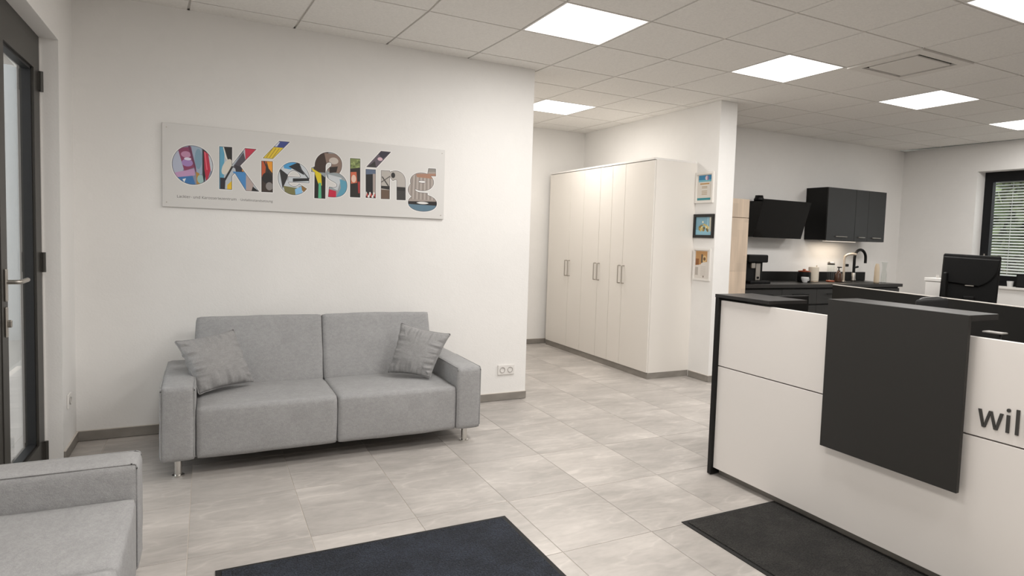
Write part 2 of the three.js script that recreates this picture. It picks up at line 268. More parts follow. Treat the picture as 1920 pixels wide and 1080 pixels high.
/* ------------------------------------------------------------------ entrance door on the left */
{
  const o = structGroup('door_1', 'dark grey metal framed glass entrance door', 'door', [XL - 0.1, 0, (DZ0 + DZ1) / 2]);
  const xf = XL - 0.085, xb = xf - 0.075, fw = 0.055;
  part(o, 'door_frame', join(bx(xb, xf, 0, DY, DZ1 - fw, DZ1), bx(xb, xf, 0, DY, DZ0, DZ0 + fw), bx(xb, xf, DY - 0.05, DY, DZ0 + fw, DZ1 - fw)), M.darkFrame);
  const l0 = 3.762, l1 = DZ1 - fw - 0.004, xa = xf + 0.004, xc = xf - 0.066, sw = 0.1, ty = DY - 0.055, top = 0.14;
  const leaf = part(o, 'door_leaf', join(bx(xc, xa, 0.012, ty, l1 - sw, l1), bx(xc, xa, 0.012, ty, l0, l0 + sw), bx(xc, xa, ty - top, ty, l0 + sw, l1 - sw), bx(xc, xa, 0.012, 0.16, l0 + sw, l1 - sw)), M.darkFrame);
  part(leaf, 'glazing_bead', join(bx(xa - 0.05, xa - 0.012, 0.16, ty - top, l1 - sw - 0.014, l1 - sw), bx(xa - 0.05, xa - 0.012, 0.16, ty - top, l0 + sw, l0 + sw + 0.014), bx(xa - 0.05, xa - 0.012, ty - top - 0.014, ty - top, l0 + sw, l1 - sw), bx(xa - 0.05, xa - 0.012, 0.16, 0.174, l0 + sw, l1 - sw)), M.darkGasket);
  part(leaf, 'glass_pane', bx(xa - 0.038, xa - 0.03, 0.16, ty - top, l0 + sw + 0.002, l1 - sw - 0.002), M.pane);
  part(o, 'side_panel', join(bx(xb + 0.01, xf - 0.004, 0, DY - 0.05, DZ0 + fw, DZ0 + fw + 0.09), bx(xb, xf, 0, DY - 0.05, l0 - 0.1, l0 - 0.004), bx(xb + 0.01, xf - 0.004, 0, 0.16, DZ0 + fw + 0.09, l0 - 0.1), bx(xb + 0.01, xf - 0.004, DY - 0.19, DY - 0.05, DZ0 + fw + 0.09, l0 - 0.1)), M.darkFrame, 'fixed side light beside the door leaf');
  part(o, 'side_glass', bx(xa - 0.038, xa - 0.03, 0.16, DY - 0.19, DZ0 + fw + 0.09, l0 - 0.1), M.pane);
  const hd = l0 + 0.055, hy = 1.1;
  const h = part(o, 'door_handle', bx(xa, xa + 0.009, hy - 0.075, hy + 0.075, hd - 0.016, hd + 0.016, 0.004), M.steel, 'satin steel lever handle');
  part(h, 'lever', tube([V(xa, hy + 0.015, hd), V(xa + 0.045, hy + 0.015, hd), V(xa + 0.056, hy + 0.015, hd + 0.012), V(xa + 0.056, hy + 0.015, hd + 0.06), V(xa + 0.056, hy + 0.016, hd + 0.135)], 0.0105, 30, 10), M.steel);
  const cyl = part(o, 'lock_plate', bx(xa, xa + 0.008, 0.86, 1.0, hd - 0.016, hd + 0.016, 0.004), M.steel);
  part(cyl, 'cylinder', bx(xa + 0.006, xa + 0.024, 0.905, 0.94, hd - 0.007, hd + 0.007, 0.005), M.steel);
  for (const y of [0.1, 1.17, 2.16]) part(o, 'hinge', join(rod(V(xf + 0.016, y - 0.055, DZ1 - fw - 0.002), V(xf + 0.016, y + 0.055, DZ1 - fw - 0.002), 0.011), bx(xf, xf + 0.012, y - 0.05, y + 0.05, DZ1 - fw - 0.012, DZ1 - fw + 0.01)), M.darkFrame);
  part(o, 'threshold', bx(XL - 0.3, XL, 0.0, 0.008, DZ0, DZ1), M.steel);
  part(o, 'edge_strip', bx(xf, xf + 0.004, 0.01, DY - 0.002, DZ1 - 0.008, DZ1 - 0.0005), M.white);
}
solo('facade_wall', 'pale grey rendered outside wall seen through the glass door', 'wall', bx(-9, -1.25, -0.06, 6, 10, 10.3), M.facade);
solo('pavement', 'grey paving outside the building', 'pavement', join(bx(-5.0, -1.7, -0.2, -0.06, -3, 16), bx(9.2, 30, -0.2, -0.06, -6, 16)), M.paving);

/* ------------------------------------------------------------------ window on the right with outside blind */
{
  const xo = XR + 0.185, f = 0.11, o = structGroup('window_1', 'black framed window above a white sill', 'window', [xo, WY0, (WZ0 + WZ1) / 2]);
  const y0 = WY0 + 0.03, a = 0.055;
  part(o, 'window_frame', join(bx(xo, xo + 0.08, y0, WY1, WZ1 - a, WZ1), bx(xo, xo + 0.08, y0, WY1, WZ0, WZ0 + a), bx(xo, xo + 0.08, WY1 - a, WY1, WZ0 + a, WZ1 - a), bx(xo, xo + 0.08, y0, y0 + a, WZ0 + a, WZ1 - a)), M.winFrame);
  const xs = xo - 0.012, s = part(o, 'sash', join(bx(xs, xs + 0.07, y0 + a, WY1 - a, WZ1 - f, WZ1 - a), bx(xs, xs + 0.07, y0 + a, WY1 - a, WZ0 + a, WZ0 + f), bx(xs, xs + 0.07, WY1 - 0.13, WY1 - a, WZ0 + f, WZ1 - f), bx(xs, xs + 0.07, y0 + a, y0 + 0.13, WZ0 + f, WZ1 - f)), M.winFrame);
  part(s, 'glass_pane', bx(xs + 0.03, xs + 0.036, y0 + 0.13, WY1 - 0.13, WZ0 + f, WZ1 - f), M.pane);
  for (const y of [1.28, 1.36]) part(s, 'hinge_cap', bx(xs - 0.012, xs, y, y + 0.03, WZ1 - a - 0.022, WZ1 - a - 0.005, 0.004), M.steel);
  part(o, 'window_sill', bx(XR - 0.03, xo, WY0 + 0.0005, WY0 + 0.03, WZ0 + 0.002, WZ1 - 0.002, 0.006), M.white);
  const xb = xo + 0.2, b = thing('window_blind', 'pale outside venetian blind hanging behind the window glass', 'blind', [xb, WY0, (WZ0 + WZ1) / 2]);
  part(b, 'head_rail', bx(xb - 0.04, xb + 0.04, WY1 - 0.09, WY1 - 0.005, WZ0 + 0.03, WZ1 - 0.03), M.slat);
  const g = new THREE.CylinderGeometry(0.05, 0.05, WZ1 - WZ0 - 0.08, 6, 1, true, -0.45, 0.9); g.rotateX(Math.PI / 2); g.translate(0, 0, 0);
  for (let y = WY0 + 0.05; y < WY1 - 0.1; y += 0.038) {
    const m = lit(new THREE.Mesh(bladeGeo(), M.slat)); m.name = 'slat'; m.position.set(0, y - WY0, 0); b.add(m);
  }
  var bladeShared; function bladeGeo() {
    if (!bladeShared) { const n = 5, t = 0.4, sh = new THREE.Shape(); for (let i = 0; i <= n; i++) { const u = i / n - 0.5; sh[i ? 'lineTo' : 'moveTo'](u * 0.044, u * Math.tan(t) * 0.044 + 0.004 * (1 - 4 * u * u)); } for (let i = n; i >= 0; i--) { const u = i / n - 0.5; sh.lineTo(u * 0.044, u * Math.tan(t) * 0.044 + 0.004 * (1 - 4 * u * u) - 0.0014); } bladeShared = new THREE.ExtrudeGeometry(sh, { depth: WZ1 - WZ0 - 0.07, bevelEnabled: false, steps: 1 }).translate(0, 0, -(WZ1 - WZ0 - 0.07) / 2); bladeShared = boxUV(bladeShared); }
    return bladeShared;
  }
  for (const d of [WZ1 - 0.25, WZ0 + 0.25]) part(b, 'ladder_cord', rod(V(xb, WY0 + 0.04, d), V(xb, WY1 - 0.05, d), 0.004, 6), M.slat);
}
{ // shrubs outside the right hand window
  const leafG = new THREE.BufferGeometry(); leafG.setAttribute('position', new THREE.Float32BufferAttribute([0, 0, 0, 0.05, 0.012, 0.09, 0, 0.02, 0.2, 0, 0, 0, 0, 0.02, 0.2, -0.05, 0.012, 0.09], 3)); leafG.computeVertexNormals();
  const greens = [0x6f7f52, 0x57683f, 0x8c9a6c, 0x465534].map((c) => P(c, { roughness: 0.8, side: THREE.DoubleSide }));
  [[13.2, 6.0], [13.5, 7.4], [13.2, 4.6], [14.0, 8.8]].forEach(([x, d], n) => {
    const o = thing('shrub', ['leafy green shrub straight outside the blind', 'leafy green shrub left of the window view', 'leafy green shrub right of the window view', 'leafy green shrub far left of the window view'][n], 'shrub', [x, -0.05, d], 'shrubs outside the window');
    part(o, 'stem', join(rod(V(x, -0.05, d), V(x + 0.1, 1.2, d), 0.06), rod(V(x, 0.4, d), V(x - 0.5, 1.8, d + 0.4), 0.04), rod(V(x, 0.4, d), V(x + 0.3, 2.0, d - 0.5), 0.04)), S(0x4a4036));
    greens.forEach((m, q) => {
      const im = new THREE.InstancedMesh(leafG, m, 700), e = new THREE.Object3D(); im.name = 'foliage'; im.userData.kind = 'stuff';
      for (let i = 0; i < 700; i++) { const a = rnd() * 6.283, b = Math.acos(2 * rnd() - 1), r = Math.pow(rnd(), 0.4); e.position.set(r * 0.95 * Math.sin(b) * Math.cos(a), 1.75 + r * 1.75 * Math.cos(b), r * 1.0 * Math.sin(b) * Math.sin(a)); e.rotation.set(rnd() * 6, rnd() * 6, rnd() * 6); e.scale.setScalar(1.3 + rnd() * 1.5); e.updateMatrix(); im.setMatrixAt(i, e.matrix); }
      lit(im); o.add(im);
    });
  });
}

/* ------------------------------------------------------------------ sofas and cushions */
// A sofa along +x built with its front at depth d0; frame: put(localX, y, localDepth)
function sofa(name, label, W, seatW, place) {
  const o = thing(name, label, 'sofa'), D = 0.88, A = 0.172, H = 0.1, x0 = 0, x1 = W, n = 2;
  const p = (nm, g) => part(o, nm, g, M.fabric);
  for (const [a, b, s] of [[x0, x0 + A, 1], [x1 - A, x1, 2]]) { const ar = p('armrest', soft(a, b, H, 0.522, 0, D - 0.04, 0.022, 0.003, 14, 0.0025, s * 5)), q = 0.0054; for (const [e, c] of [[a + q, a + 0.0085], [b - q, b - 0.0085]]) part(ar, 'welt', tube([V(e, H + 0.025, 0.0054), V(e, 0.3, 0.0050), V(e, 0.48, 0.0052), V(e, 0.499, 0.0056), V(c, 0.5137, 0.0085), V(e, 0.5166, 0.024), V(e, 0.517, 0.045), V(e, 0.517, 0.3), V(e, 0.517, 0.5)], 0.0024, 110, 6), M.fabric); }
  for (let k = 0; k < n; k++) {
    const a = x0 + A + k * seatW + 0.001, b = x0 + A + (k + 1) * seatW - 0.001;
    p('seat_cushion', soft(a, b, H + 0.002, 0.396, 0.006, 0.62, 0.02, 0.006, 14, 0.003, 11 + k));
    const g = soft(a - (k ? 0 : 0.008), b + (k ? 0.008 : 0), 0, 0.47, 0, 0.2, 0.022, 0.008, 14, 0.004, 21 + k); g.rotateX(-0.30); g.translate(0, 0.375, -0.545); p('back_cushion', g);
  }
  p('back_panel', soft(x0 + A - 0.006, x1 - A + 0.006, H + 0.01, 0.72, D - 0.12, D, 0.03, 0.0, 10, 0.0, 3));
  p('base_frame', bx(x0 + A - 0.01, x1 - A + 0.01, H + 0.006, H + 0.06, 0.05, D - 0.05));
  for (const lx of [x0 + A / 2, x1 - A / 2]) for (const ld of [0.08, D - 0.11]) { const l = part(o, 'leg', rod(V(lx, 0.006, ld), V(lx, H + 0.012, ld), 0.019, 16), M.chrome, 'round chrome leg'); part(l, 'foot_plate', rod(V(lx, 0.0, ld), V(lx, 0.009, ld), 0.031, 20), M.chrome); }
  place(o); return o;
}
sofa('sofa', 'long grey fabric two-seat sofa with throw cushions against the wall', 1.857, (1.857 - 0.344) / 2, (o) => o.position.set(-0.227, 0, -4.055));
sofa('sofa', 'shorter grey fabric sofa by the entrance door with empty seats', 1.47, (1.47 - 0.344) / 2, (o) => { o.rotation.y = Math.PI / 2; o.position.set(-0.222, 0, -1.505); });
function pillow(label, c, puff, sd) {                                         // c: four corner points, bottom left, bottom right, top right, top left
  const N = 44, pos = [], idx = [], ctr = new THREE.Vector3(); c.forEach((v) => ctr.addScaledVector(v, 0.25));
  const nrm = c[1].clone().sub(c[0]).cross(c[3].clone().sub(c[0])).normalize(), base = Math.min(...c.map((v) => v.y));
  for (const s of [1, -1]) for (let j = 0; j <= N; j++) for (let i = 0; i <= N; i++) {
    const u = i / N, v = j / N, a = 2 * u - 1, b = 2 * v - 1;
    const q = c[0].clone().multiplyScalar((1 - u) * (1 - v)).addScaledVector(c[1], u * (1 - v)).addScaledVector(c[2], u * v).addScaledVector(c[3], (1 - u) * v);
    const inner = new THREE.Vector3().copy(q).sub(ctr), pinch = 0.075 * ((1 - b * b) * a * a * a * a + (1 - a * a) * b * b * b * b); q.addScaledVector(inner, -pinch);
    const edge = Math.max(Math.abs(a), Math.abs(b)), prof = Math.pow(Math.max(0, 1 - a * a), 0.42) * Math.pow(Math.max(0, 1 - b * b), 0.42);
    const along = Math.abs(a) > Math.abs(b) ? b : a, fold = 0.024 * Math.pow(edge, 3) * prof * (fbm(along * 0.5 + 0.5, edge * 0.16 + (Math.abs(a) > Math.abs(b) ? 0.1 : 0.6) + (a + b > 0 ? 0.2 : 0), 22, 4, 3, sd) - 0.5) * 4 + 0.012 * prof * (fbm(u, v, 4, 4, 3, sd + 9) - 0.5);
    q.addScaledVector(nrm, s * (puff * prof + fold * (edge < 0.999 ? 1 : 0))); pos.push(q.x, q.y, q.z);
  }
  const K = (N + 1) * (N + 1);
  for (let s = 0; s < 2; s++) for (let j = 0; j < N; j++) for (let i = 0; i < N; i++) { const a = s * K + j * (N + 1) + i, b = a + 1, d = a + N + 1, e = d + 1; s ? idx.push(a, d, b, b, d, e) : idx.push(a, b, d, b, e, d); }
  let g = new THREE.BufferGeometry(); g.setAttribute('position', new THREE.Float32BufferAttribute(pos, 3)); g.setIndex(idx); g = mergeVertices(g, 1e-6); g.computeVertexNormals();
  const o = thing('throw_cushion', label, 'cushion', [ctr.x, base, -ctr.z], 'throw cushions on the sofa');
  part(o, 'cover', smoothUV(g), M.pillow);
  const rim = []; const C = [0, 1, 2, 3, 0].map((i) => c[i]); for (let k = 0; k < 4; k++) for (let t = 0; t < 12; t++) { const a = 2 * t / 12 - 1, q = C[k].clone().lerp(C[k + 1], t / 12); q.addScaledVector(q.clone().sub(ctr), -0.075 * (1 - a * a)); rim.push(q); }
  part(o, 'seam', tube(rim, 0.0028, 160, 5, true), M.pillow);
}
pillow('square grey cushion leaning on the sofa arm nearer the entrance door', [V(-0.040, 0.420, 4.29), V(0.262, 0.425, 4.50), V(0.146, 0.758, 4.545), V(-0.164, 0.722, 4.38)], 0.062, 301);
pillow('square grey cushion leaning on the sofa arm beside the wall socket', [V(1.107, 0.425, 4.50), V(1.343, 0.415, 4.29), V(1.508, 0.700, 4.36), V(1.205, 0.766, 4.53)], 0.062, 331);

/* ------------------------------------------------------------------ wall sign */
{
  const sx0 = -0.2586, sx1 = 1.657, sy0 = 1.5208, sy1 = 2.0683, W = 2000, Hh = 572, TH = 0.018;
  const print = canvasTex(W, Hh, (g) => {
    g.fillStyle = '#dcdad7'; g.fillRect(0, 0, W, Hh);
    const mk = () => { const c = document.createElement('canvas'); c.width = W; c.height = Hh; return c; }, col = mk(), msk = mk(), c = col.getContext('2d'), m = msk.getContext('2d');
    const poly = (k, pts, f) => { k.fillStyle = f; k.beginPath(); pts.forEach(([x, y], i) => i ? k.lineTo(x, y) : k.moveTo(x, y)); k.closePath(); k.fill(); };
    const blob = (x, y, rx, ry, f, a = 0) => { c.fillStyle = f; c.beginPath(); c.ellipse(x, y, rx, ry, a, 0, 7); c.fill(); };
    const line = (pts, w, f) => { c.strokeStyle = f; c.lineWidth = w; c.lineCap = 'round'; c.beginPath(); pts.forEach(([x, y], i) => i ? c.lineTo(x, y) : c.moveTo(x, y)); c.stroke(); };
    // letter shapes
    m.fillStyle = m.strokeStyle = '#000'; m.lineCap = 'butt'; m.lineJoin = 'round';
    m.beginPath(); m.ellipse(181, 276, 125, 137, 0, 0, 7); m.fill();
    poly(m, [[344, 129], [426, 127], [426, 250], [508, 126], [584, 126], [478, 256], [603, 434], [515, 434], [443, 312], [426, 334], [426, 432], [344, 432]], '#000');
    poly(m, [[624, 188], [735, 52], [808, 51], [693, 188]], '#000'); poly(m, [[615, 207], [692, 205], [694, 434], [617, 435]], '#000');
    const stroke = (w, f) => { m.lineWidth = w; m.beginPath(); f(); m.stroke(); };
    stroke(66, () => { m.ellipse(838, 321, 78, 90, 0, 0.62, 6.22); }); stroke(44, () => { m.moveTo(795, 330); m.lineTo(945, 326); });
    stroke(80, () => { m.moveTo(1022, 459); m.lineTo(1022, 215); m.bezierCurveTo(1022, 120, 1142, 120, 1142, 190); m.bezierCurveTo(1142, 250, 1098, 240, 1106, 270); m.bezierCurveTo(1112, 290, 1182, 290, 1182, 350); m.bezierCurveTo(1182, 405, 1130, 408, 1084, 404); });
    poly(m, [[958, 230], [990, 215], [990, 262], [958, 262]], '#000');
    poly(m, [[1240, 132], [1318, 130], [1322, 434], [1244, 435]], '#000');
    poly(m, [[1363, 191], [1476, 55], [1556, 55], [1443, 190]], '#000'); poly(m, [[1359, 207], [1438, 205], [1441, 433], [1363, 433]], '#000');
    poly(m, [[1478, 207], [1549, 205], [1551, 433], [1481, 435]], '#000'); stroke(74, () => { m.moveTo(1643, 435); m.lineTo(1640, 285); m.bezierCurveTo(1638, 232, 1590, 226, 1550, 258); });
    stroke(66, () => { m.ellipse(1812, 275, 66, 42, 0, 0, 7); }); poly(m, [[1852, 225], [1862, 160], [1926, 159], [1928, 222]], '#000');
    stroke(60, () => { m.moveTo(1752, 305); m.bezierCurveTo(1700, 345, 1735, 385, 1790, 392); m.lineTo(1860, 394); }); stroke(62, () => { m.ellipse(1820, 448, 90, 40, 0, 0, 7); });
    // colour collage that shows through the letters
    c.fillStyle = '#555'; c.fillRect(0, 0, W, Hh);
    poly(c, [[40, 120], [320, 120], [320, 420], [40, 420]], '#8d93a8'); blob(95, 270, 40, 110, '#b9bfd2', 0.25); poly(c, [[90, 165], [170, 150], [196, 290], [130, 320]], '#8e3f63'); blob(140, 205, 30, 22, '#c58fb0'); blob(148, 262, 34, 26, '#a987c2'); blob(150, 235, 22, 10, '#e4dff0'); line([[160, 150], [205, 330]], 12, '#6b3051');
    poly(c, [[60, 340], [190, 300], [195, 345], [80, 390]], '#c79cc4'); poly(c, [[70, 370], [180, 350], [200, 420], [90, 430]], '#3c78b4'); poly(c, [[118, 378], [140, 370], [130, 400]], '#f0f2f4'); poly(c, [[170, 140], [235, 150], [240, 330], [205, 350], [200, 290]], '#9fb0c3'); blob(215, 230, 22, 70, '#7fa0b4'); poly(c, [[200, 320], [220, 330], [240, 420], [205, 420]], '#b78a3a'); blob(228, 370, 20, 30, '#9fc2c0');
    poly(c, [[240, 150], [262, 150], [275, 250], [250, 400], [240, 330]], '#15161c'); poly(c, [[248, 170], [275, 190], [290, 300], [265, 400], [252, 300]], '#c22442'); poly(c, [[278, 200], [310, 230], [310, 330], [290, 300]], '#c9ced6'); line([[255, 180], [268, 300]], 5, '#f07a8c');
    poly(c, [[335, 120], [610, 120], [610, 440], [335, 440]], '#bfc6cc'); poly(c, [[344, 120], [378, 120], [372, 440], [344, 440]], '#5fa7c6'); poly(c, [[372, 125], [430, 125], [426, 260], [398, 220]], '#17110f'); line([[370, 130], [385, 200], [420, 268]], 7, '#ece7d8'); blob(392, 270, 26, 60, '#ded8cb', 0.4); line([[426, 268], [372, 380]], 12, '#1b1717'); poly(c, [[350, 350], [384, 350], [380, 434], [350, 434]], '#24202a'); poly(c, [[395, 400], [430, 360], [430, 434], [395, 434]], '#eec22a');
    poly(c, [[508, 126], [586, 126], [512, 214]], '#c92a49'); poly(c, [[495, 140], [512, 214], [470, 290], [430, 270]], '#4b4650'); line([[500, 150], [440, 250]], 5, '#8f9aa8'); poly(c, [[440, 250], [500, 270], [500, 300], [450, 300]], '#2d2a33'); poly(c, [[490, 250], [520, 290], [490, 296]], '#f0a34a'); poly(c, [[430, 300], [520, 300], [530, 434], [490, 434]], '#4a8dca'); poly(c, [[515, 300], [560, 350], [570, 440], [515, 440]], '#b9a7a2'); poly(c, [[560, 400], [610, 440], [550, 440]], '#0d0c0d');
    poly(c, [[600, 40], [820, 40], [820, 195], [600, 195]], '#e8c92f'); poly(c, [[720, 45], [815, 45], [770, 100], [700, 100]], '#39478e'); poly(c, [[700, 60], [740, 60], [720, 95], [690, 95]], '#d9dde8'); for (let q = 0; q < 5; q++) line([[650 + q * 20, 180], [690 + q * 22, 110]], 4, '#9c7b23');
    poly(c, [[608, 200], [700, 200], [700, 440], [608, 440]], '#3a2c24'); poly(c, [[612, 205], [650, 205], [640, 320], [612, 330]], '#c4562a'); poly(c, [[650, 205], [696, 205], [696, 300], [665, 260]], '#f2a02a'); blob(655, 330, 34, 40, '#1c1a1a'); blob(670, 390, 24, 30, '#8f8a87'); line([[630, 200], [680, 330]], 7, '#20201f');
    poly(c, [[715, 185], [960, 185], [960, 460], [715, 460]], '#cfd5da'); poly(c, [[755, 195], [860, 190], [815, 255], [770, 250]], '#4aa0d6'); poly(c, [[800, 235], [870, 195], [910, 290]], '#1a1c20'); poly(c, [[735, 250], [800, 300], [760, 400]], '#2b2b2c'); line([[880, 240], [945, 320]], 8, '#3c3f44'); poly(c, [[830, 320], [950, 310], [950, 330], [830, 345]], '#16181c'); poly(c, [[765, 380], [860, 390], [850, 450], [780, 440]], '#7d7a4a'); poly(c, [[870, 380], [960, 350], [920, 430]], '#96703a'); poly(c, [[845, 400], [890, 375], [900, 440], [850, 450]], '#8cc3ea');
    poly(c, [[950, 90], [1240, 90], [1240, 470], [950, 470]], '#97a0a4'); poly(c, [[960, 130], [1080, 100], [1062, 260], [980, 260]], '#3b2a22'); poly(c, [[1050, 110], [1190, 110], [1190, 260], [1080, 250]], '#8a7468'); blob(1120, 165, 34, 26, '#c8bdb4'); poly(c, [[1090, 215], [1150, 205], [1140, 250], [1090, 260]], '#241a16'); poly(c, [[980, 240], [1065, 300], [1065, 470], [980, 470]], '#14120f'); poly(c, [[955, 228], [1030, 270], [1036, 360], [1010, 350], [985, 275]], '#e2cc1f'); poly(c, [[1012, 340], [1030, 340], [1034, 470], [1010, 470]], '#57b98c'); poly(c, [[1080, 270], [1180, 290], [1150, 390], [1090, 360]], '#cdd2d6'); poly(c, [[1165, 300], [1230, 320], [1220, 430], [1140, 440], [1175, 370]], '#5e9fb8'); poly(c, [[1070, 380], [1140, 395], [1140, 450], [1070, 450]], '#c81f42');
    poly(c, [[1235, 125], [1330, 125], [1330, 440], [1235, 440]], '#241f1c'); poly(c, [[1240, 130], [1320, 130], [1320, 200], [1240, 215]], '#7d8a52'); for (let q = 0; q < 14; q++) blob(1245 + hash(q, 1, 7) * 70, 140 + hash(q, 2, 7) * 60, 8, 6, q % 2 ? '#9cab6c' : '#5d6a3c'); poly(c, [[1246, 240], [1290, 235], [1296, 320], [1250, 330]], '#cf6a4a'); blob(1270, 290, 18, 30, '#e6c6b4'); poly(c, [[1300, 310], [1322, 310], [1322, 400], [1305, 400]], '#a82f2f');
    poly(c, [[1350, 45], [1570, 45], [1570, 195], [1350, 195]], '#5c525c'); poly(c, [[1440, 60], [1550, 60], [1490, 120]], '#2b2838'); blob(1470, 120, 20, 14, '#d7b6c0'); poly(c, [[1370, 190], [1430, 140], [1440, 190]], '#2c2928');
    poly(c, [[1350, 200], [1445, 200], [1445, 440], [1350, 440]], '#17161a'); poly(c, [[1358, 205], [1440, 205], [1440, 240], [1358, 250]], '#5d6b84'); poly(c, [[1415, 240], [1445, 240], [1445, 400], [1418, 400]], '#a79a94'); for (let q = 0; q < 8; q++) blob(1366 + q * 10, 400 + (q % 3) * 12, 7, 16, ['#e9e3de', '#b23a32', '#f0eeec'][q % 3]);
    poly(c, [[1465, 195], [1690, 195], [1690, 440], [1465, 440]], '#b7b1ab'); line([[1490, 260], [1540, 330]], 9, '#3d3a38'); line([[1485, 300], [1550, 250]], 6, '#4a4643'); poly(c, [[1475, 330], [1690, 330], [1690, 372], [1475, 350]], '#262423'); poly(c, [[1475, 360], [1555, 360], [1555, 440], [1475, 440]], '#6a5547'); poly(c, [[1600, 360], [1690, 360], [1690, 440], [1600, 440]], '#3a3836'); blob(1575, 240, 16, 22, '#201e1e');
    poly(c, [[1690, 150], [1960, 150], [1960, 540], [1690, 540]], '#a39992'); for (let q = 0; q < 16; q++) line([[1715 + q * 15, 220], [1708 + q * 16, 420]], 3, q % 2 ? '#6b625c' : '#d4ccc5'); poly(c, [[1760, 215], [1930, 200], [1930, 245], [1770, 240]], '#a87e68'); poly(c, [[1700, 440], [1960, 430], [1960, 470], [1700, 462]], '#221f1e'); poly(c, [[1700, 462], [1960, 465], [1960, 540], [1700, 540]], '#5f7c8e'); poly(c, [[1865, 160], [1930, 158], [1930, 185], [1860, 190]], '#8d8983');
    c.globalCompositeOperation = 'destination-in'; for (const [ex, ey] of [[3, 0], [-3, 0], [0, 3], [0, -3]]) c.drawImage(msk, ex, ey);
    const rim = mk(), q = rim.getContext('2d'), tint = (f) => { q.globalCompositeOperation = 'source-in'; q.fillStyle = f; q.fillRect(0, 0, W, Hh); q.globalCompositeOperation = 'source-over'; };
    for (let n = 0; n < 16; n++) q.drawImage(msk, 5 * Math.cos(n * Math.PI / 8), 5 * Math.sin(n * Math.PI / 8)); tint('#f2f1ef'); g.drawImage(rim, 0, 0);
    q.clearRect(0, 0, W, Hh); q.drawImage(msk, 0, 0); tint('#4a474a'); g.drawImage(rim, 0, 0);
    g.drawImage(col, 0, 0);
    g.fillStyle = '#55524f'; g.font = '25px sans-serif'; g.save(); g.translate(84, 508); const t1 = 'Lackier- und Karosseriezentrum', w1 = g.measureText(t1).width; g.scale(372 / w1, 1); g.fillText(t1, 0, 0); g.restore();
    g.save(); g.font = '22px sans-serif'; g.translate(468, 508); const t2 = '· Unfallinstandsetzung', w2 = g.measureText(t2).width; g.scale(226 / w2, 1); g.fillText(t2, 0, 0); g.restore();
  });
  const o = thing('wall_sign', 'long pale wall sign with colourful collage lettering above the sofa', 'sign', [(sx0 + sx1) / 2, sy0, DA]);
  part(o, 'board', bx(sx0, sx1, sy0, sy1, DA - TH, DA - 0.002, 0.002, 1), S(0xdad8d5, { roughness: 0.45 }));
  const f = new THREE.PlaneGeometry(sx1 - sx0 - 0.004, sy1 - sy0 - 0.004); f.translate((sx0 + sx1) / 2, (sy0 + sy1) / 2, -(DA - TH - 0.0006));
  part(o, 'printed_face', f, S(0xffffff, { map: print, roughness: 0.42 }), 'printed lettering filled with a colour collage');
  for (const [x, y] of [[sx0 + 0.025, sy1 - 0.03], [sx1 - 0.025, sy1 - 0.03], [sx0 + 0.025, sy0 + 0.03], [sx1 - 0.025, sy0 + 0.03]]) part(o, 'screw', rod(V(x, y, DA - TH - 0.003), V(x, y, DA - TH), 0.004, 10), M.steel);
}
/* ------------------------------------------------------------------ sockets */
function socket(label, n, place) {
  const o = thing('wall_socket', label, 'socket'), w = 0.071 * n + 0.012;
  part(o, 'cover_plate', bx(-w / 2, w / 2, -0.042, 0.042, 0, 0.01, 0.003), M.white);
  for (let k = 0; k < n; k++) { const x = (k - (n - 1) / 2) * 0.071; const i = part(o, 'insert', boxUV(new THREE.LatheGeometry([[0, -0.006], [0.019, -0.006], [0.0205, 0.003], [0.024, 0.003], [0.024, 0]].map(([a, b]) => new THREE.Vector2(a, b)), 24).rotateX(Math.PI / 2).translate(x, 0, 0.0015)), S(0xbdb9b4, { roughness: 0.4, side: THREE.DoubleSide })); for (const s of [-1, 1]) part(i, 'contact_hole', rod(new THREE.Vector3(x + s * 0.0095, 0, -0.0046), new THREE.Vector3(x + s * 0.0095, 0, -0.0035), 0.0028, 8), M.blackPlastic); }
  place(o);
}
socket('white double wall socket beside the arm of the long sofa', 2, (o) => { o.rotation.y = 0; o.position.set(2.245, 0.265, -DA + 0.0); o.position.z = -(DA - 0.0105); });
socket('white wall socket next to the glass entrance door', 1, (o) => { o.rotation.y = Math.PI / 2; o.position.set(XL + 0.0105, 0.33, -4.77); });

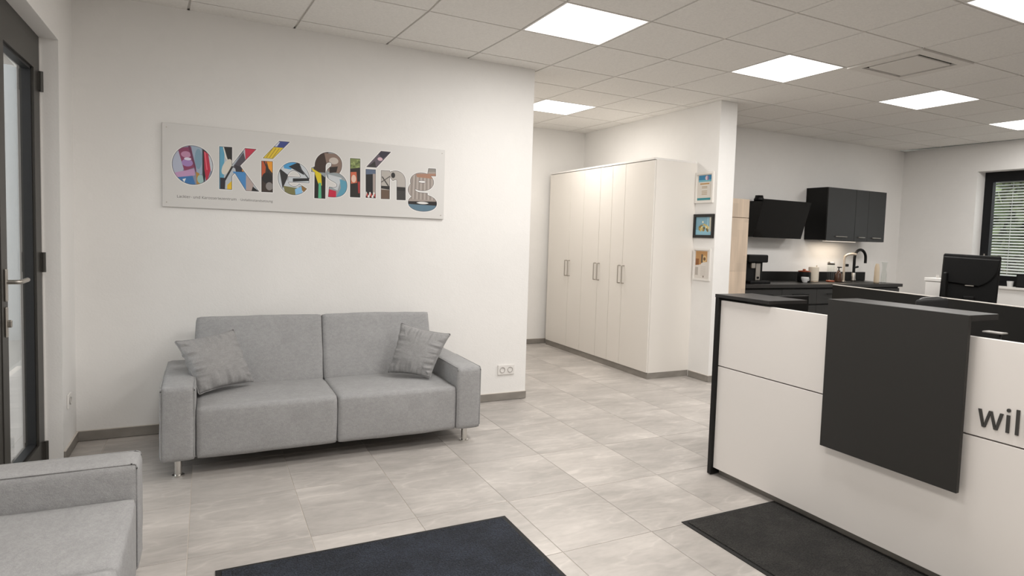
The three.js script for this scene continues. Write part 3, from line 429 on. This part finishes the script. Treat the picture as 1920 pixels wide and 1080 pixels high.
/* ------------------------------------------------------------------ tall white cabinets in the corridor */
{
  const xf = 3.911, xb = XW - 0.004, H = 2.238, T = 0.018, dz = [5.288, 6.05, 6.66, 7.535], seams = [5.80, 6.30, 6.985];
  const lab = ['tall white double-door cabinet next to the framed pictures', 'middle tall white double-door cabinet of the corridor row', 'tall white double-door cabinet at the corridor end wall'];
  for (let u = 0; u < 3; u++) {
    const d0 = dz[u], d1 = dz[u + 1], o = thing('storage_cabinet', lab[u], 'cabinet', [(xf + xb) / 2, 0, (d0 + d1) / 2], 'tall white cabinets in the corridor');
    part(o, 'body', join(bx(xf + T, xb, SK, H - 0.02, d0, d0 + T), bx(xf + T, xb, SK, H - 0.02, d1 - T, d1), bx(xb - 0.01, xb, SK, H - 0.02, d0 + T, d1 - T), bx(xf + T, xb, SK, SK + T, d0 + T, d1 - T)), M.cabWhite);
    part(o, 'top_board', bx(xf - 0.003, xb, H - 0.02, H, d0 + (u ? 0.0006 : -0.002), d1 - 0.0006, 0.0015, 1), M.white);
    part(o, 'plinth', bx(xf + 0.012, xb, 0, SK, d0 + 0.002, d1), M.skirt);
    for (const [a, b, s] of [[d0, seams[u], 1], [seams[u], d1, -1]]) {
      const dr = part(o, 'door', bx(xf, xf + T - 0.001, SK + 0.004, H - 0.026, a + 0.002, b - 0.002, 0.0012, 1), M.cabWhite), hd = s > 0 ? b - 0.037 : a + 0.037;
      part(dr, 'handle', tube([V(xf, 1.132, hd), V(xf - 0.026, 1.132, hd), V(xf - 0.032, 1.124, hd), V(xf - 0.032, 1.04, hd), V(xf - 0.032, 0.953, hd), V(xf - 0.026, 0.945, hd), V(xf, 0.945, hd)], 0.0062, 48, 10), M.steel, 'satin steel bow handle');
    }
  }
}
/* ------------------------------------------------------------------ framed pictures on the pillar */
function picture(label, d0, d1, y0, y1, frameM, fw, draw, mat) {
  const x = XW - 0.0125, o = thing('picture_frame', label, 'picture', [x, y0, (d0 + d1) / 2], undefined);
  part(o, 'frame', join(bx(x - 0.018, x, y0, y1, d0, d0 + fw), bx(x - 0.018, x, y0, y1, d1 - fw, d1), bx(x - 0.018, x, y0, y0 + fw, d0 + fw, d1 - fw), bx(x - 0.018, x, y1 - fw, y1, d0 + fw, d1 - fw)), frameM);
  const g = new THREE.PlaneGeometry(d1 - d0 - 2 * fw, y1 - y0 - 2 * fw); g.rotateY(-Math.PI / 2); g.translate(x - 0.008, (y0 + y1) / 2, -(d0 + d1) / 2);
  part(o, 'print', g, S(0xffffff, { map: canvasTex(256, Math.round(256 * (y1 - y0 - 2 * fw) / (d1 - d0 - 2 * fw)), draw), roughness: 0.35 }));
}
picture('white framed certificate with a teal header on the pillar', 5.012, 5.282, 1.81, 2.122, S(0xe8e4de, { roughness: 0.4 }), 0.022, (c, w, h) => {
  c.fillStyle = '#dcd6cd'; c.fillRect(0, 0, w, h); c.fillStyle = '#2f7ea8'; c.fillRect(22, 10, w - 40, h * 0.25); c.fillStyle = '#6fb3c4'; c.fillRect(22, 10 + h * 0.18, w - 40, h * 0.07); c.fillStyle = '#d7c3c9'; c.beginPath(); c.arc(w * 0.62, h * 0.14, 26, 0, 7); c.fill(); c.fillStyle = '#8d6f9c'; c.fillRect(w * 0.66, h * 0.07, 20, h * 0.16);
  c.fillStyle = '#bb8d4c'; c.fillRect(50, h * 0.335, w - 100, 14); c.fillStyle = '#b7a58a'; for (const y of [0.45, 0.5, 0.62, 0.68, 0.74]) c.fillRect(w * 0.32, h * y, w * 0.36, 9); c.fillStyle = '#2f8a94'; c.fillRect(8, h * 0.89, w - 30, h * 0.085);
});
picture('black framed picture with gold shapes on light blue on the pillar', 4.982, 5.284, 1.455, 1.697, S(0x131211, { roughness: 0.4 }), 0.03, (c, w, h) => {
  c.fillStyle = '#7fa9bb'; c.fillRect(0, 0, w, h); c.fillStyle = '#8fc0d2'; c.fillRect(0, h * 0.72, w, h * 0.28); c.fillStyle = '#c9c6b4'; c.fillRect(w * 0.85, 0, w * 0.1, h * 0.8); c.fillStyle = '#9ec6d6'; c.fillRect(w * 0.72, 0, w * 0.06, h * 0.6);
  for (let i = 0; i < 26; i++) { const a = hash(i, 3, 5), b = hash(i, 4, 5); c.fillStyle = ['#c9b26a', '#8f7a3c', '#e4d69c', '#5f5636'][i % 4]; c.beginPath(); c.ellipse(w * (0.22 + 0.58 * a), h * (0.76 - 0.42 * b * (1 - Math.abs(a - 0.45))), 12, 18, a * 3, 0, 7); c.fill(); }
  c.fillStyle = '#f1e9c8'; c.beginPath(); c.arc(w * 0.44, h * 0.28, 11, 0, 7); c.fill();
});
picture('white framed sheet with a brown photograph on the pillar', 5.005, 5.26, 1.022, 1.345, S(0xe6e2dd, { roughness: 0.4 }), 0.016, (c, w, h) => {
  c.fillStyle = '#d9d3cc'; c.fillRect(0, 0, w, h); c.fillStyle = '#b98a55'; c.beginPath(); c.moveTo(14, 10); c.lineTo(w - 40, 10); c.lineTo(w - 40, h * 0.4); c.lineTo(w * 0.52, h * 0.42); c.lineTo(w * 0.4, h * 0.5); c.lineTo(14, h * 0.54); c.fill(); c.fillStyle = '#8a5426'; c.fillRect(14, h * 0.3, 60, h * 0.22); c.fillStyle = '#d6b57f'; c.beginPath(); c.arc(w * 0.66, h * 0.3, 40, 0, 7); c.fill(); c.fillStyle = '#6b4a2c'; c.beginPath(); c.arc(w * 0.66, h * 0.3, 20, 0, 7); c.fill(); c.fillStyle = '#4d463e'; c.fillRect(w * 0.44, h * 0.14, 26, h * 0.3);
  c.fillStyle = '#b4aca4'; c.fillRect(14, h * 0.6, 50, h * 0.28); c.fillStyle = '#c4bdb5'; for (let i = 0; i < 7; i++) c.fillRect(w * 0.42, h * (0.56 + i * 0.05), w * 0.34, 6); c.fillStyle = '#8d8277'; c.beginPath(); c.arc(w * 0.62, h * 0.92, 12, 0, 7); c.fill();
});

/* ------------------------------------------------------------------ reception counter */
const font = await new FontLoader().loadAsync('fonts/droid/droid_sans_regular.typeface.json');
{
  const xf = 2.696, d1 = 2.93, d0 = -0.6, yb = 0.048, yg = 0.671, yt = 1.067, T = 0.025, bz0 = 1.467, bz1 = 2.132;
  const o = thing('reception_counter', 'white and anthracite reception counter with greeting lettering', 'counter', [3.1, 0, 1.2]);
  part(o, 'front_panel', bx(xf, xf + T, yb, yg - 0.003, d0, d1 - 0.001, 0.0015, 1), M.counterWhite, 'white lower front panel');
  part(o, 'front_panel', bx(xf, xf + T, yg + 0.003, yt, d0, d1 - 0.001, 0.0015, 1), M.counterWhite, 'white upper front panel');
  part(o, 'core_panel', bx(xf + T, xf + T + 0.03, yb, yt - 0.012, d0, d1), M.blackEdge);
  part(o, 'end_panel', bx(xf - 0.018, 3.45, 0.006, 1.083, d1, d1 + 0.03, 0.001, 1), M.blackEdge, 'black end panel');
  part(o, 'end_panel', bx(xf - 0.018, 3.45, 0.006, 1.083, d0 - 0.03, d0, 0.001, 1), M.blackEdge, 'black end panel');
  const l0 = 2.535;
  part(o, 'corner_shelf', bx(xf - 0.022, 2.975, 1.083, 1.102, l0, d1 + 0.03, 0.001, 1), M.blackTop, 'black end shelf on top of the counter');
  part(o, 'plinth', bx(xf + 0.05, xf + 0.075, 0, yb, d0, d1), M.skirt);
  const b = part(o, 'accent_board', bx(2.647, 2.667, 0.432, 1.154, bz0, bz1, 0.001, 1), M.anthracite, 'large anthracite board standing off the front');
  part(b, 'accent_shelf', bx(2.667, 2.86, 1.13, 1.154, bz0, bz1, 0.001, 1), M.blackTop, 'anthracite shelf folding back over the counter');
  for (const d of [bz0 + 0.12, bz1 - 0.12]) part(b, 'spacer', bx(2.667, xf, 0.6, 0.95, d - 0.02, d + 0.02), M.blackEdge);
  part(o, 'desktop', bx(xf + T + 0.03, 3.45, 0.715, 0.74, d0, d1, 0.001, 1), M.blackTop);
  const size = 0.092;
  let d = 1.431; for (const ch of 'willkommen') {
    const g = new TextGeometry(ch, { font, size, depth: 0.006, curveSegments: 8, bevelEnabled: false }), sc = font.data.glyphs[ch].ha * size / font.data.resolution;
    g.rotateY(-Math.PI / 2); g.translate(xf - 0.0005, 0.7175, -d); part(o, 'letter', boxUV(g), M.ink, 'dark grey raised letter'); d -= sc * 1.0;
  }
}
// mats
function mat(name, label, x0, x1, d0, d1, m) {
  const o = thing(name, label, 'mat', [(x0 + x1) / 2, 0, (d0 + d1) / 2]), e = 0.022;
  part(o, 'rubber_edge', join(prism([[x0, d0], [x1, d0], [x1, d1], [x0, d1]], 0.0004, 0.004)), M.rubber);
  part(o, 'pile', bx(x0 + e, x1 - e, 0.003, 0.0095, d0 + e, d1 - e, 0.003, 1), m);
}
mat('floor_mat', 'dark blue grey floor mat with black rubber edge in front of the sofa', 0.03, 1.312, 2.05, 2.905, M.matBlue);
mat('floor_mat', 'dark grey floor mat with black rubber edge along the counter', 2.09, 2.735, 1.25, 2.478, M.matGrey);

/* ------------------------------------------------------------------ kitchenette */
{
  const df = 5.345, top = 0.957, o = thing('tall_oak_cabinet', 'tall pale oak cabinet between the pillar and the kitchenette', 'cabinet', [4.96, 0, 5.65]);
  part(o, 'body', bx(XP + 0.006, 5.262, 0, 1.9, df + 0.02, DK - 0.003), M.oak);
  for (const [a, b] of [[0.1, 1.692], [1.698, 1.9]]) part(o, 'door', bx(XP + 0.006, 5.262, a, b, df, df + 0.019, 0.001, 1), M.oak);
  const units = [5.268, 5.86, 6.45, 7.05, 7.53, 8.03];
  const lab = ['black base cabinet under the coffee machine', 'black base cabinet with drawer front under the extractor hood', 'black base cabinet under the canister and white jar', 'black base cabinet under the arched tap', 'black base cabinet at the free end of the worktop'];
  for (let k = 0; k < 5; k++) {
    const a = units[k], b = units[k + 1], c = thing('base_cabinet', lab[k], 'cabinet', [(a + b) / 2, 0, 5.65], 'black base cabinets');
    part(c, 'body', bx(a, b, 0.1, top - 0.04, df + 0.04, DK - 0.003), M.kitchenBlack); part(c, 'plinth', bx(a, b, 0, 0.1, df + 0.09, df + 0.11), M.kitchenBlack);
    const dw = part(c, 'drawer', bx(a + 0.002, b - 0.002, 0.72, top - 0.06, df + 0.02, df + 0.039, 0.001, 1), M.kitchenFront); part(c, 'door', bx(a + 0.002, b - 0.002, 0.102, 0.7, df + 0.02, df + 0.039, 0.001, 1), M.kitchenFront);
    part(dw, 'handle', rod(V(a + 0.16, 0.835, df), V(b - 0.16, 0.835, df), 0.006), M.blackPlastic);
  }
  const w = thing('worktop', 'dark stone-look kitchen worktop on the black base cabinets', 'worktop', [6.66, top - 0.04, 5.64]);
  part(w, 'slab', bx(5.266, 8.06, top - 0.04, top, df - 0.005, DK - 0.003, 0.002, 1), M.blackTop);
  solo('backsplash', 'low black backsplash strip along the back of the worktop', 'backsplash', bx(5.266, 8.085, top + 0.0005, 1.075, DK - 0.022, DK - 0.003, 0.001, 1), M.kitchenBlack);
  part(w, 'sink_bowl', bx(7.18, 7.66, top, top + 0.004, 5.43, 5.82, 0.002, 1), M.kitchenBlack);
  // wall cabinets
  const y0 = 1.495, y1 = 2.16, cf = 5.6;
  [[6.842, 7.373, [[6.842, 7.373]], 'black wall cabinet with one wide door beside the extractor hood'], [7.375, 7.98, [[7.375, 7.628], [7.628, 7.98]], 'black wall cabinet with two narrow doors']].forEach(([a, b, doors, l]) => {
    const c = thing('wall_cabinet', l, 'cabinet', [(a + b) / 2, y0, 5.77], 'black wall cabinets');
    part(c, 'body', bx(a, b, y0, y1, cf + 0.02, DK - 0.003), M.kitchenBlack);
    for (const [p, q] of doors) { const dr = part(c, 'door', bx(p + 0.0015, q - 0.0015, y0 + 0.002, y1 - 0.002, cf, cf + 0.019, 0.001, 1), M.kitchenFront); part(dr, 'handle', tube([V((p + q) / 2 - Math.min(0.1, (q - p) * 0.22), y0 + 0.05, cf), V((p + q) / 2 - Math.min(0.1, (q - p) * 0.22), y0 + 0.05, cf - 0.022), V((p + q) / 2, y0 + 0.05, cf - 0.025), V((p + q) / 2 + Math.min(0.1, (q - p) * 0.22), y0 + 0.05, cf - 0.022), V((p + q) / 2 + Math.min(0.1, (q - p) * 0.22), y0 + 0.05, cf)], 0.005, 30, 8), M.steel); }
  });
  const ul = thing('under_cabinet_light', 'slim warm light strip under the black wall cabinets', 'lamp', [7.25, y0, 5.78]);
  part(ul, 'housing', bx(6.95, 7.56, y0 - 0.012, y0 - 0.0005, 5.70, 5.76, 0.002, 1), M.steel); part(ul, 'diffuser', bx(6.96, 7.55, y0 - 0.0135, y0 - 0.011, 5.71, 5.75), M.warmGlow);
  scene.add(areaLight(0.58, 0.04, 7.255, y0 - 0.016, 5.73, [1, 0.84, 0.66], 13));
  // slanted extractor hood
  const h = thing('extractor_hood', 'slanted black glass extractor hood over the worktop', 'hood', [6.145, 1.49, 5.78]);
  const wedge = (x0, x1, pts) => { const s = new THREE.Shape(); pts.forEach(([d, y], i) => i ? s.lineTo(d, y) : s.moveTo(d, y)); const g = new THREE.ExtrudeGeometry(s, { depth: x1 - x0, bevelEnabled: false }); g.rotateY(Math.PI / 2); g.translate(x0, 0, 0); return boxUV(g); };
  part(h, 'body', wedge(5.765, 6.525, [[5.63, 1.92], [DK - 0.004, 1.935], [DK - 0.004, 1.5], [5.765, 1.5]]), M.kitchenBlack);
  part(h, 'glass_front', wedge(5.742, 6.55, [[5.605, 1.946], [5.615, 1.948], [5.752, 1.496], [5.742, 1.494]]), M.glossBlack, 'glossy black slanted glass');
  part(h, 'duct_collar', lathe([[0, 0], [0.06, 0], [0.062, 0.03], [0.05, 0.05], [0.046, 0.075], [0, 0.075]], 5.86, 1.925, 5.8), M.blackPlastic);
  // coffee machine
  const cd = 5.5, cm = thing('coffee_machine', 'black coffee machine with silver front beside the oak cabinet', 'coffee machine', [5.6, top, 5.64]);
  part(cm, 'body', join(bx(5.43, 5.715, top + 0.0005, 1.285, 5.54, 5.84, 0.012), bx(5.43, 5.74, 1.2, 1.29, cd - 0.02, 5.56, 0.015)), M.blackPlastic);
  part(cm, 'drip_tray', bx(5.44, 5.76, top + 0.0005, top + 0.03, cd - 0.05, 5.54, 0.006), M.blackPlastic);
  part(cm, 'control_panel', bx(5.595, 5.665, top + 0.035, 1.19, 5.528, 5.541, 0.004), M.steel); part(cm, 'spout', bx(5.50, 5.56, 1.13, 1.195, 5.50, 5.541, 0.008), M.steel); part(cm, 'knob', rod(V(5.63, top + 0.065, 5.520), V(5.63, top + 0.065, 5.529), 0.014), M.blackPlastic); part(cm, 'bean_hopper', bx(5.45, 5.55, 1.285, 1.325, 5.65, 5.8, 0.01), M.blackPlastic);
  // things on the worktop
  const cn = thing('canister', 'short black canister on the worktop behind the white cup', 'canister', [6.6, top, 5.7]);
  part(cn, 'body', lathe([[0, 0], [0.078, 0], [0.08, 0.006], [0.08, 0.12], [0.076, 0.126], [0, 0.126]], 6.6, top + 0.001, 5.7), M.blackPlastic); part(cn, 'lid', lathe([[0, 0.126], [0.074, 0.126], [0.074, 0.14], [0.02, 0.146], [0.02, 0.162], [0, 0.164]], 6.6, top, 5.7), M.copper);
  const cp = thing('cup', 'small white cup in front of the black canister', 'cup', [6.48, top, 5.58]);
  part(cp, 'bowl', lathe([[0, 0], [0.024, 0], [0.028, 0.006], [0.046, 0.045], [0.048, 0.07], [0.044, 0.07], [0.042, 0.046], [0.024, 0.01], [0, 0.009]], 6.48, top, 5.58), M.ceramic); part(cp, 'handle', tube([V(6.525, top + 0.055, 5.58), V(6.55, top + 0.052, 5.58), V(6.552, top + 0.03, 5.58), V(6.515, top + 0.022, 5.58)], 0.004, 16, 6), M.ceramic);
  const jr = thing('storage_jar', 'cream white storage jar with a wooden foot on the worktop', 'jar', [6.77, top, 5.7]);
  part(jr, 'body', lathe([[0, 0.012], [0.06, 0.012], [0.064, 0.02], [0.064, 0.185], [0.06, 0.19], [0, 0.19]], 6.77, top, 5.7), S(0xe3d8c6, { roughness: 0.4 })); part(jr, 'foot', lathe([[0, 0], [0.062, 0], [0.062, 0.012], [0, 0.012]], 6.77, top, 5.7), M.oak); part(jr, 'spoon', rod(V(6.83, top + 0.12, 5.72), V(6.86, top + 0.21, 5.73), 0.006), M.beige);
  const bt = thing('glass_bottle', 'clear glass bottle with dark cap and copper foot near the tap', 'bottle', [7.09, top, 5.7]);
  part(bt, 'glass', lathe([[0, 0.02], [0.043, 0.02], [0.045, 0.03], [0.045, 0.22], [0.043, 0.225]], 7.09, top, 5.7), M.clear); part(bt, 'cap', lathe([[0, 0.222], [0.046, 0.222], [0.046, 0.25], [0.03, 0.262], [0, 0.262]], 7.09, top, 5.7), M.steel); part(bt, 'foot', lathe([[0, 0], [0.055, 0], [0.055, 0.012], [0.046, 0.022], [0, 0.022]], 7.09, top, 5.7), M.copper);
  const sd = thing('soap_dispenser', 'small brown glass soap dispenser beside the pale tap', 'dispenser', [7.27, top, 5.72]);
  part(sd, 'bottle', lathe([[0, 0], [0.045, 0], [0.046, 0.01], [0.045, 0.1], [0.02, 0.13], [0.016, 0.15], [0, 0.15]], 7.27, top, 5.72), P(0x6a4a38, { transmission: 0.5, roughness: 0.15, thickness: 0.04 })); part(sd, 'pump', join(rod(V(7.27, top + 0.15, 5.72), V(7.27, top + 0.185, 5.72), 0.007), bx(7.245, 7.28, top + 0.183, top + 0.197, 5.68, 5.73, 0.004)), M.blackPlastic);
  const tp = thing('filter_tap', 'slim pale beige tap with a short spout beside the black tap', 'tap', [7.38, top, 5.72]);
  part(tp, 'column', tube([V(7.37, top + 0.01, 5.72), V(7.37, top + 0.18, 5.72), V(7.37, top + 0.31, 5.72), V(7.385, top + 0.352, 5.70), V(7.43, top + 0.37, 5.66), V(7.47, top + 0.365, 5.62)], 0.0155, 40, 10), S(0xcfc2b2, { roughness: 0.3, metalness: 0.4 })); part(tp, 'foot', lathe([[0, 0], [0.03, 0], [0.03, 0.012], [0, 0.014]], 7.37, top, 5.72), M.steel); part(tp, 'lever', bx(7.39, 7.45, top + 0.2, top + 0.235, 5.71, 5.73, 0.006), M.blackPlastic);
  const ft = thing('kitchen_tap', 'tall black arched kitchen tap', 'tap', [7.54, top, 5.7]);
  const arc = [V(7.54, top + 0.01, 5.7), V(7.54, top + 0.13, 5.7), V(7.54, top + 0.26, 5.7)]; for (let q = 0; q <= 8; q++) { const a = Math.PI - q * Math.PI / 8; arc.push(V(7.652 + 0.112 * Math.cos(a), top + 0.315 + 0.112 * Math.sin(a), 5.7)); } arc.push(V(7.764, top + 0.25, 5.7));
  part(ft, 'spout', tube(arc, 0.0185, 80, 12), M.blackPlastic); part(ft, 'foot', lathe([[0, 0], [0.03, 0], [0.03, 0.03], [0.024, 0.05], [0.024, 0.12], [0, 0.12]], 7.54, top, 5.7), M.steel); part(ft, 'lever', rod(V(7.555, top + 0.19, 5.7), V(7.62, top + 0.2, 5.7), 0.013), M.blackPlastic);
  const vs = thing('vase', 'slim beige ceramic vase at the free end of the worktop', 'vase', [7.64, top, 5.43]);
  part(vs, 'body', lathe([[0, 0], [0.03, 0], [0.034, 0.02], [0.032, 0.14], [0.03, 0.2], [0.022, 0.245], [0.016, 0.255], [0.016, 0.25], [0.02, 0.24], [0.026, 0.2], [0, 0.19]], 7.64, top, 5.43), M.beige);
  const ca = thing('glass_carafe', 'clear glass carafe beside the beige vase', 'carafe', [7.77, top, 5.42]);
  part(ca, 'glass', lathe([[0, 0.004], [0.03, 0.0], [0.034, 0.02], [0.034, 0.12], [0.024, 0.19], [0.03, 0.25], [0.038, 0.28]], 7.77, top, 5.42), M.clear); part(ca, 'rim', boxUV(new THREE.TorusGeometry(0.038, 0.0025, 6, 28).rotateX(Math.PI / 2).translate(7.77, top + 0.28, -5.42)), M.ceramic);
}

/* ------------------------------------------------------------------ desk behind the counter */
{
  const S0 = [5.2, 4.15], S1 = [4.44, 1.2], L = Math.hypot(S1[0] - S0[0], S1[1] - S0[1]), a = Math.atan2(S1[0] - S0[0], S0[1] - S1[1]);
  // local frame: u along the screen toward the viewer, w behind the screen
  const o = thing('desk', 'black desk carrying the monitor behind the full-height black screen', 'desk', [S0[0], 0, S0[1]]); o.rotation.y = a;
  const fs = thing('desk_screen', 'long full-height black screen standing behind the counter', 'screen', [S0[0], 0, S0[1]]); fs.rotation.y = a;
  const lp = (name, g, m, l, o2 = o) => { const x = lit(new THREE.Mesh(g, m)); x.name = name; if (l) x.userData.label = l; o2.add(x); return x; };
  const B = (u0, u1, y0, y1, w0, w1, r = 0.002) => boxUV(new RoundedBoxGeometry(w1 - w0, y1 - y0, u1 - u0, 1, r).translate((w0 + w1) / 2, (y0 + y1) / 2, (u0 + u1) / 2));
  lp('panel', B(0, L, 0.0, 1.05, 0, 0.028), M.kitchenBlack, undefined, fs); lp('painted_light_edge', B(0, L, 1.05, 1.056, 0, 0.028, 0.001), M.litEdge, 'top edge painted pale as if catching light', fs);  // pale strip paints the light caught on the black screen's top edge
  lp('desktop', B(0.05, L - 0.05, 0.715, 0.74, 0.03, 0.85), M.blackTop);
  for (const [u, w] of [[0.1, 0.1], [0.1, 0.78], [L - 0.1, 0.1], [L - 0.1, 0.78]]) lp('leg', B(u - 0.025, u + 0.025, 0, 0.715, w - 0.025, w + 0.025), M.blackPlastic);
  // monitor seen from behind
  const mx = 5.42, md = 3.02, mo = thing('monitor', 'large black computer monitor seen from behind on the desk', 'monitor', [mx, 0.74, md]); mo.rotation.y = -1.05;
  const mp = (p, name, g, m) => { const x = lit(new THREE.Mesh(boxUV(g), m)); x.name = name; p.add(x); return x; };
  mp(mo, 'screen_housing', new RoundedBoxGeometry(0.395, 0.385, 0.03, 3, 0.012).rotateZ(-0.03).translate(0, 0.45, 0), M.blackPlastic);
  const sh = new THREE.Shape(); sh.moveTo(-0.185, 0.14); sh.lineTo(0.185, 0.14); sh.quadraticCurveTo(0.18, -0.02, 0.06, -0.07); sh.lineTo(-0.185, -0.05);
  mp(mo, 'rear_shell', new THREE.ExtrudeGeometry(sh, { depth: 0.014, bevelEnabled: true, bevelSize: 0.01, bevelThickness: 0.012, bevelSegments: 3, curveSegments: 16 }).rotateZ(-0.03).translate(0, 0.47, 0.015), P(0x0e0e0e, { roughness: 0.38, specularIntensity: 0.5 }));
  mp(mo, 'badge', new THREE.BoxGeometry(0.06, 0.007, 0.004).rotateZ(-0.03).translate(0.0, 0.395, 0.042), M.steel);
  mp(mo, 'display', new THREE.PlaneGeometry(0.4, 0.36).rotateY(Math.PI).rotateZ(-0.03).translate(0, 0.45, -0.0155), M.glossBlack);
  mp(mo, 'neck', new RoundedBoxGeometry(0.08, 0.3, 0.03, 2, 0.008).translate(0, 0.16, 0.03), M.blackPlastic); mp(mo, 'foot', new RoundedBoxGeometry(0.26, 0.014, 0.18, 2, 0.006).translate(0, 0.0075, 0.0), M.blackPlastic);
  // box and phone left of the monitor
  const px = thing('storage_box', 'small white lidded box left of the black monitor', 'box', [5.7, 0.74, 3.45]);
  part(px, 'body', bx(5.63, 5.77, 0.74, 1.135, 3.38, 3.52, 0.006), M.white); part(px, 'lid', bx(5.622, 5.778, 1.135, 1.165, 3.372, 3.528, 0.005), M.white); part(px, 'paper_tab', bx(5.66, 5.70, 1.165, 1.195, 3.44, 3.443), M.white);
  const ph = thing('desk_phone', 'slim black handset standing beside the black monitor', 'phone', [5.225, 0.74, 3.1]);
  part(ph, 'handset', bx(5.205, 5.245, 0.77, 1.235, 3.085, 3.115, 0.01), M.blackPlastic); part(ph, 'cradle', bx(5.18, 5.27, 0.7405, 0.79, 3.06, 3.14, 0.01), M.blackPlastic);
  const sp = thing('speaker', 'black box speaker on the window sill', 'speaker', [8.9, WY0 + 0.03, 4.2]);
  part(sp, 'housing', bx(8.85, 8.97, WY0 + 0.0305, 1.155, 4.0, 4.372, 0.006), M.blackPlastic); part(sp, 'grille', bx(8.846, 8.851, WY0 + 0.045, 1.14, 4.015, 4.357), M.darkGasket);
  const sc = thing('sill_cup', 'small white cup on the window sill', 'cup', [8.9, WY0 + 0.03, 4.46]); part(sc, 'bowl', lathe([[0, 0], [0.03, 0], [0.04, 0.07], [0.036, 0.07], [0.026, 0.006], [0, 0.006]], 8.9, WY0 + 0.03, 4.46), M.ceramic);
  // office chair behind the counter
  const ch = thing('office_chair', 'black office chair between the counter and the desk', 'chair', [4.15, 0, 2.3]); ch.rotation.y = 1.7;
  mp(ch, 'seat', new RoundedBoxGeometry(0.46, 0.07, 0.46, 3, 0.03).translate(0, 0.49, 0), M.blackPlastic);
  const bk = new RoundedBoxGeometry(0.035, 0.46, 0.4, 4, 0.017).translate(0.24, 0.865, 0), bp = bk.attributes.position; for (let i = 0; i < bp.count; i++) bp.setX(i, bp.getX(i) - 0.5 * bp.getZ(i) * bp.getZ(i)); bk.computeVertexNormals(); mp(ch, 'backrest', bk, S(0x1b1b1b, { roughness: 0.8 }));
  const fr = []; for (let i = 0; i < 28; i++) { const t = i / 28 * 6.2832, c = Math.cos(t), s = Math.sin(t), q = 0.35, z = 0.2 * Math.sign(c) * Math.pow(Math.abs(c), q), y = 0.23 * Math.sign(s) * Math.pow(Math.abs(s), q); fr.push(new THREE.Vector3(0.24 - 0.5 * z * z, 0.865 + y, z)); }
  mp(ch, 'back_frame', new THREE.TubeGeometry(new THREE.CatmullRomCurve3(fr, true), 90, 0.011, 8, true), S(0x3a3a3a, { roughness: 0.35 }));
  mp(ch, 'back_bracket', new RoundedBoxGeometry(0.03, 0.3, 0.06, 2, 0.01).translate(0.25, 0.6, 0), M.blackPlastic); mp(ch, 'gas_lift', new THREE.CylinderGeometry(0.025, 0.03, 0.38, 12).translate(0, 0.27, 0), M.steel);
  for (let i = 0; i < 5; i++) { const t = i * 1.2566; const l = mp(ch, 'foot_arm', new RoundedBoxGeometry(0.3, 0.03, 0.045, 2, 0.01).translate(0.15, 0.075, 0).rotateY(t), M.blackPlastic); mp(l, 'castor', new THREE.SphereGeometry(0.029, 12, 8).translate(0.29 * Math.cos(t), 0.03, -0.29 * Math.sin(t)), M.blackPlastic); }
  // things on the inner desktop of the counter
  const ds = thing('display_stand', 'slim dark stand with a flat grey top plate behind the counter', 'stand', [3.38, 0.74, 1.74]);
  part(ds, 'base', lathe([[0, 0], [0.05, 0], [0.05, 0.008], [0, 0.01]], 3.38, 0.74, 1.72), M.blackPlastic); part(ds, 'post', rod(V(3.38, 0.745, 1.72), V(3.38, 1.012, 1.72), 0.006), S(0x3c3b3a)); part(ds, 'plate', bx(3.35, 3.41, 1.012, 1.02, 1.70, 1.79, 0.003), S(0x8d8984, { roughness: 0.4 }));
  const tr = thing('letter_tray', 'grey letter tray on the inner desk of the counter', 'tray', [3.2, 0.74, 2.4]);
  part(tr, 'rack', join(bx(3.05, 3.35, 0.74, 0.752, 2.25, 2.6), bx(3.05, 3.06, 0.752, 0.97, 2.25, 2.6), bx(3.34, 3.35, 0.752, 0.97, 2.25, 2.6)), M.blackPlastic); part(tr, 'top_tray', bx(3.05, 3.35, 0.97, 0.98, 2.25, 2.6, 0.002, 1), S(0x9b948c, { roughness: 0.35 }));
}
renderer.render(scene, camera);
